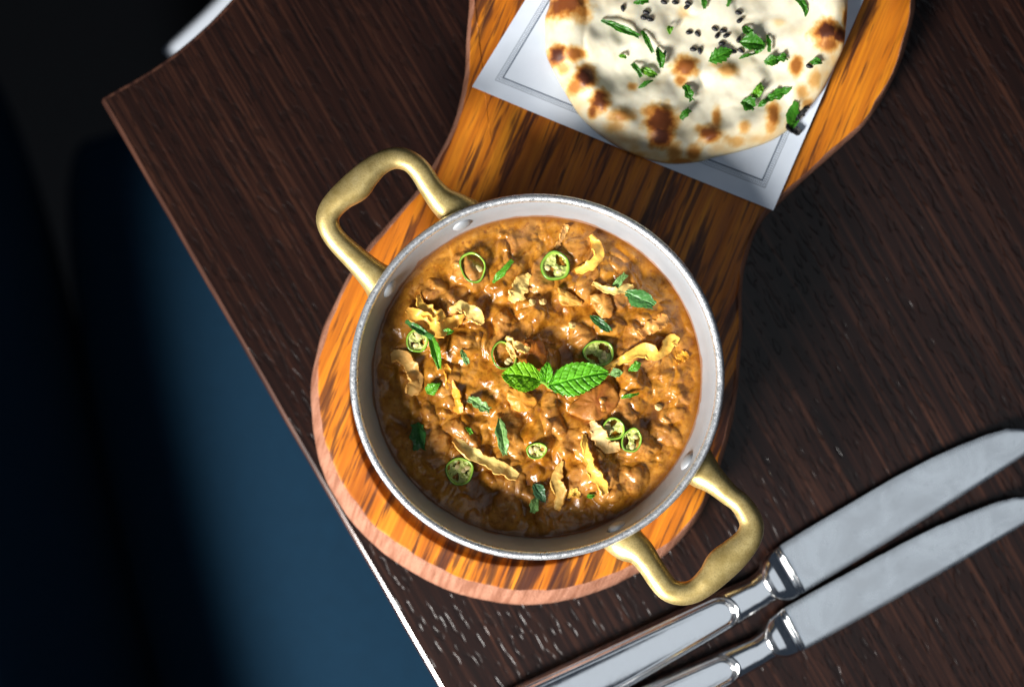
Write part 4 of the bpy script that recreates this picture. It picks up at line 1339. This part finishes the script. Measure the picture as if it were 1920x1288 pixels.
for i, (x, y, a) in enumerate(seeds):
    o = proto if i == 0 else proto.copy()
    if i:
        COL.objects.link(o)
    q = P(x, y, ZN)
    o.location = (q[0], q[1], naan_surf(q[0], q[1]) + 0.0005)
    o.rotation_euler = (0, random.uniform(-0.2, 0.2), -a)
    if 1335 < x < 1400 and 15 < y < 90 and a is not None and i >= 9:
        lb = ("tiny black seed in the loose cluster beside the dense herb clump", "black seeds clustered by the herb clump")
    elif x < 1225 and y > 15 and i < 3:
        lb = ("tiny black seed of the close trio near the short dark stalk", "black seeds in a close trio")
    else:
        lb = ("tiny black seed lying singly, away from the seed cluster", "single black seeds on the naan")
    tag(o, lb[0], "seed", lb[1])


# ------------------------------------------------------------------ knives
def build_knife(cpx, ang_deg, scale, label, serrated=False, wscale=1.0):
    """local x along the blade, y to the cutting edge side; sizes in photo pixels at table height, turned to metres"""
    k = (H - 0.006) / FPX * scale
    zc = 0.0056
    root = empty("table_knife", (*P(*cpx, 0.006)[:2], 0.0))
    root.rotation_euler = (0, 0, math.radians(ang_deg))
    tag(root, label, "knife", "table knives")
    # blade -------------------------------------------------
    ns, nt = 90, 15
    S = np.linspace(-8, 522, ns)
    up = np.interp(S, [-8, 0, 60, 250, 330, 387, 440, 480, 505, 516, 522], [47, 49, 50.5, 51, 47, 41, 33, 23, 8, -4, -22])
    lo = np.interp(S, [-8, 168, 297, 420, 480, 505, 516, 522], [-49, -47, -44, -39.5, -36, -33, -29, -23])
    if serrated:
        up = up - 0.9 * ((S * 0.16) % 1.0) * (S > 120)
    vs = []
    for side in (1, -1):
        for i in range(ns):
            for j in range(nt):
                t = j / (nt - 1)
                y = lo[i] + (up[i] - lo[i]) * t
                th = np.interp(t, [0, 0.03, 0.7, 0.9, 1.0], [0.0006, 0.0011, 0.0009, 0.00065, 0.0001]) * np.interp(S[i], [0, 400, 522], [1.0, 0.8, 0.35])
                vs.append((S[i] * k, y * k * wscale, zc + side * th))
    f = [tuple(reversed(q)) for q in gridf(ns, nt)] + gridf(ns, nt, off=ns * nt)
    o2 = ns * nt
    for i in range(ns - 1):
        f.append((i * nt, (i + 1) * nt, o2 + (i + 1) * nt, o2 + i * nt))
        f.append(((i + 1) * nt + nt - 1, i * nt + nt - 1, o2 + i * nt + nt - 1, o2 + (i + 1) * nt + nt - 1))
    for j in range(nt - 1):
        f.append(((ns - 1) * nt + j, (ns - 1) * nt + j + 1, o2 + (ns - 1) * nt + j + 1, o2 + (ns - 1) * nt + j))
        f.append((j + 1, j, o2 + j, o2 + j + 1))
    import bmesh

    def fix(ob):
        bm = bmesh.new(); bm.from_mesh(ob.data); bmesh.ops.recalc_face_normals(bm, faces=bm.faces); bm.to_mesh(ob.data); bm.free()
    b = mesh("blade", vs, f, M_BLADE, root)
    fix(b)
    m = b.modifiers.new("edge", 'EDGE_SPLIT'); m.split_angle = math.radians(35)

    # bolster and handle as mirrored height fields ------------
    def field(name, S, hw_f, cy_f, top_f, mat, nt=61):
        ns = len(S)
        vs = []
        for side in (1, -1):
            for s in S:
                hw, cy = hw_f(s), cy_f(s)
                for j in range(nt):
                    t = -math.cos(math.pi * j / (nt - 1))
                    vs.append((s * k, (cy + t * hw) * k * wscale, zc + side * top_f(s, t, hw)))
        f = [tuple(reversed(q)) for q in gridf(ns, nt)] + gridf(ns, nt, off=ns * nt)
        o2 = ns * nt
        for j in range(nt - 1):
            f.append(((ns - 1) * nt + j, (ns - 1) * nt + j + 1, o2 + (ns - 1) * nt + j + 1, o2 + (ns - 1) * nt + j))
            f.append((j + 1, j, o2 + j, o2 + j + 1))
        ob = mesh(name, vs, f, mat, root)
        bm = bmesh.new(); bm.from_mesh(ob.data)
        bmesh.ops.remove_doubles(bm, verts=bm.verts, dist=1e-6)
        bmesh.ops.recalc_face_normals(bm, faces=bm.faces); bm.to_mesh(ob.data); bm.free()
        return ob

    cyf = lambda s: np.interp(s, [-700, -375, -130, -80, -45, 0], [30, 8, -3, -5, -1, 0])
    def hwb(s):
        if s > -20:
            return 49.2
        return max(26.0, 49.2 * math.sqrt(max(0.0, 1 - ((s + 20) / 46.0) ** 2)))

    def topb(s, t, hw):
        base = 0.0056 * np.interp(s, [-62, -56, -46, -32, -16, -6, 0, 1], [0.80, 0.92, 1.0, 0.95, 0.72, 0.50, 0.36, 0.25])
        base += -0.0007 * math.exp(-((s + 12) / 1.8) ** 2) - 0.0006 * math.exp(-((s + 5) / 1.6) ** 2)
        return base * (max(0.0, 1 - abs(t) ** 3.0)) ** 0.5
    field("bolster", np.linspace(-60, 1, 90), hwb, lambda s: cyf(s), topb, M_CHROME, 51)

    hwh = lambda s: float(np.interp(s, [-660, -652, -630, -560, -375, -200, -135, -112, -95, -80, -66, -54, -48], [4, 24, 46, 52, 46.5, 39, 35.5, 33.5, 32, 31, 31, 33, 33]))

    def toph(s, t, hw):
        y = t * hw
        dome = (max(0.0, 1 - abs(t) ** 3.0)) ** 0.5
        T = 0.0050 * np.interp(s, [-660, -650, -600, -300, -140, -90, -60, -48], [0.5, 0.8, 1.0, 1.0, 0.96, 0.84, 0.82, 0.78])
        # threaded panel: stadium that follows the outline, round at the neck end
        pe = -124.0
        pw = hw - 2.0
        if s < pe - pw:
            d = pw - abs(y)
        else:
            d = pw - math.hypot(s - (pe - pw), y)
        if s < -600:
            d = min(d, 1e9)
        br = 0.0007 * math.exp(-((d - 3.6) / 1.9) ** 2) + 0.0008 * math.exp(-((d - 10.0) / 2.1) ** 2)
        rec = -0.0006 * (1 / (1 + math.exp(-(d - 13.5) / 0.9)))
        return max(T * dome + (br + rec) * (0.3 + 0.7 * dome), 0.00002) if dome > 0 else 0.0
    field("handle", np.r_[np.linspace(-660, -620, 14), np.linspace(-615, -190, 60), np.linspace(-186, -48, 110)], hwh, cyf, toph, M_CHROME, 81)
    return root


build_knife((1486, 1066), 30.3, 1.0, "wider table knife with plain blade lying next to the brass handle")
build_knife((1491, 1178), 28.4, 1.0, "narrower table knife with fine serrated edge, away from the dish", serrated=True, wscale=0.88)
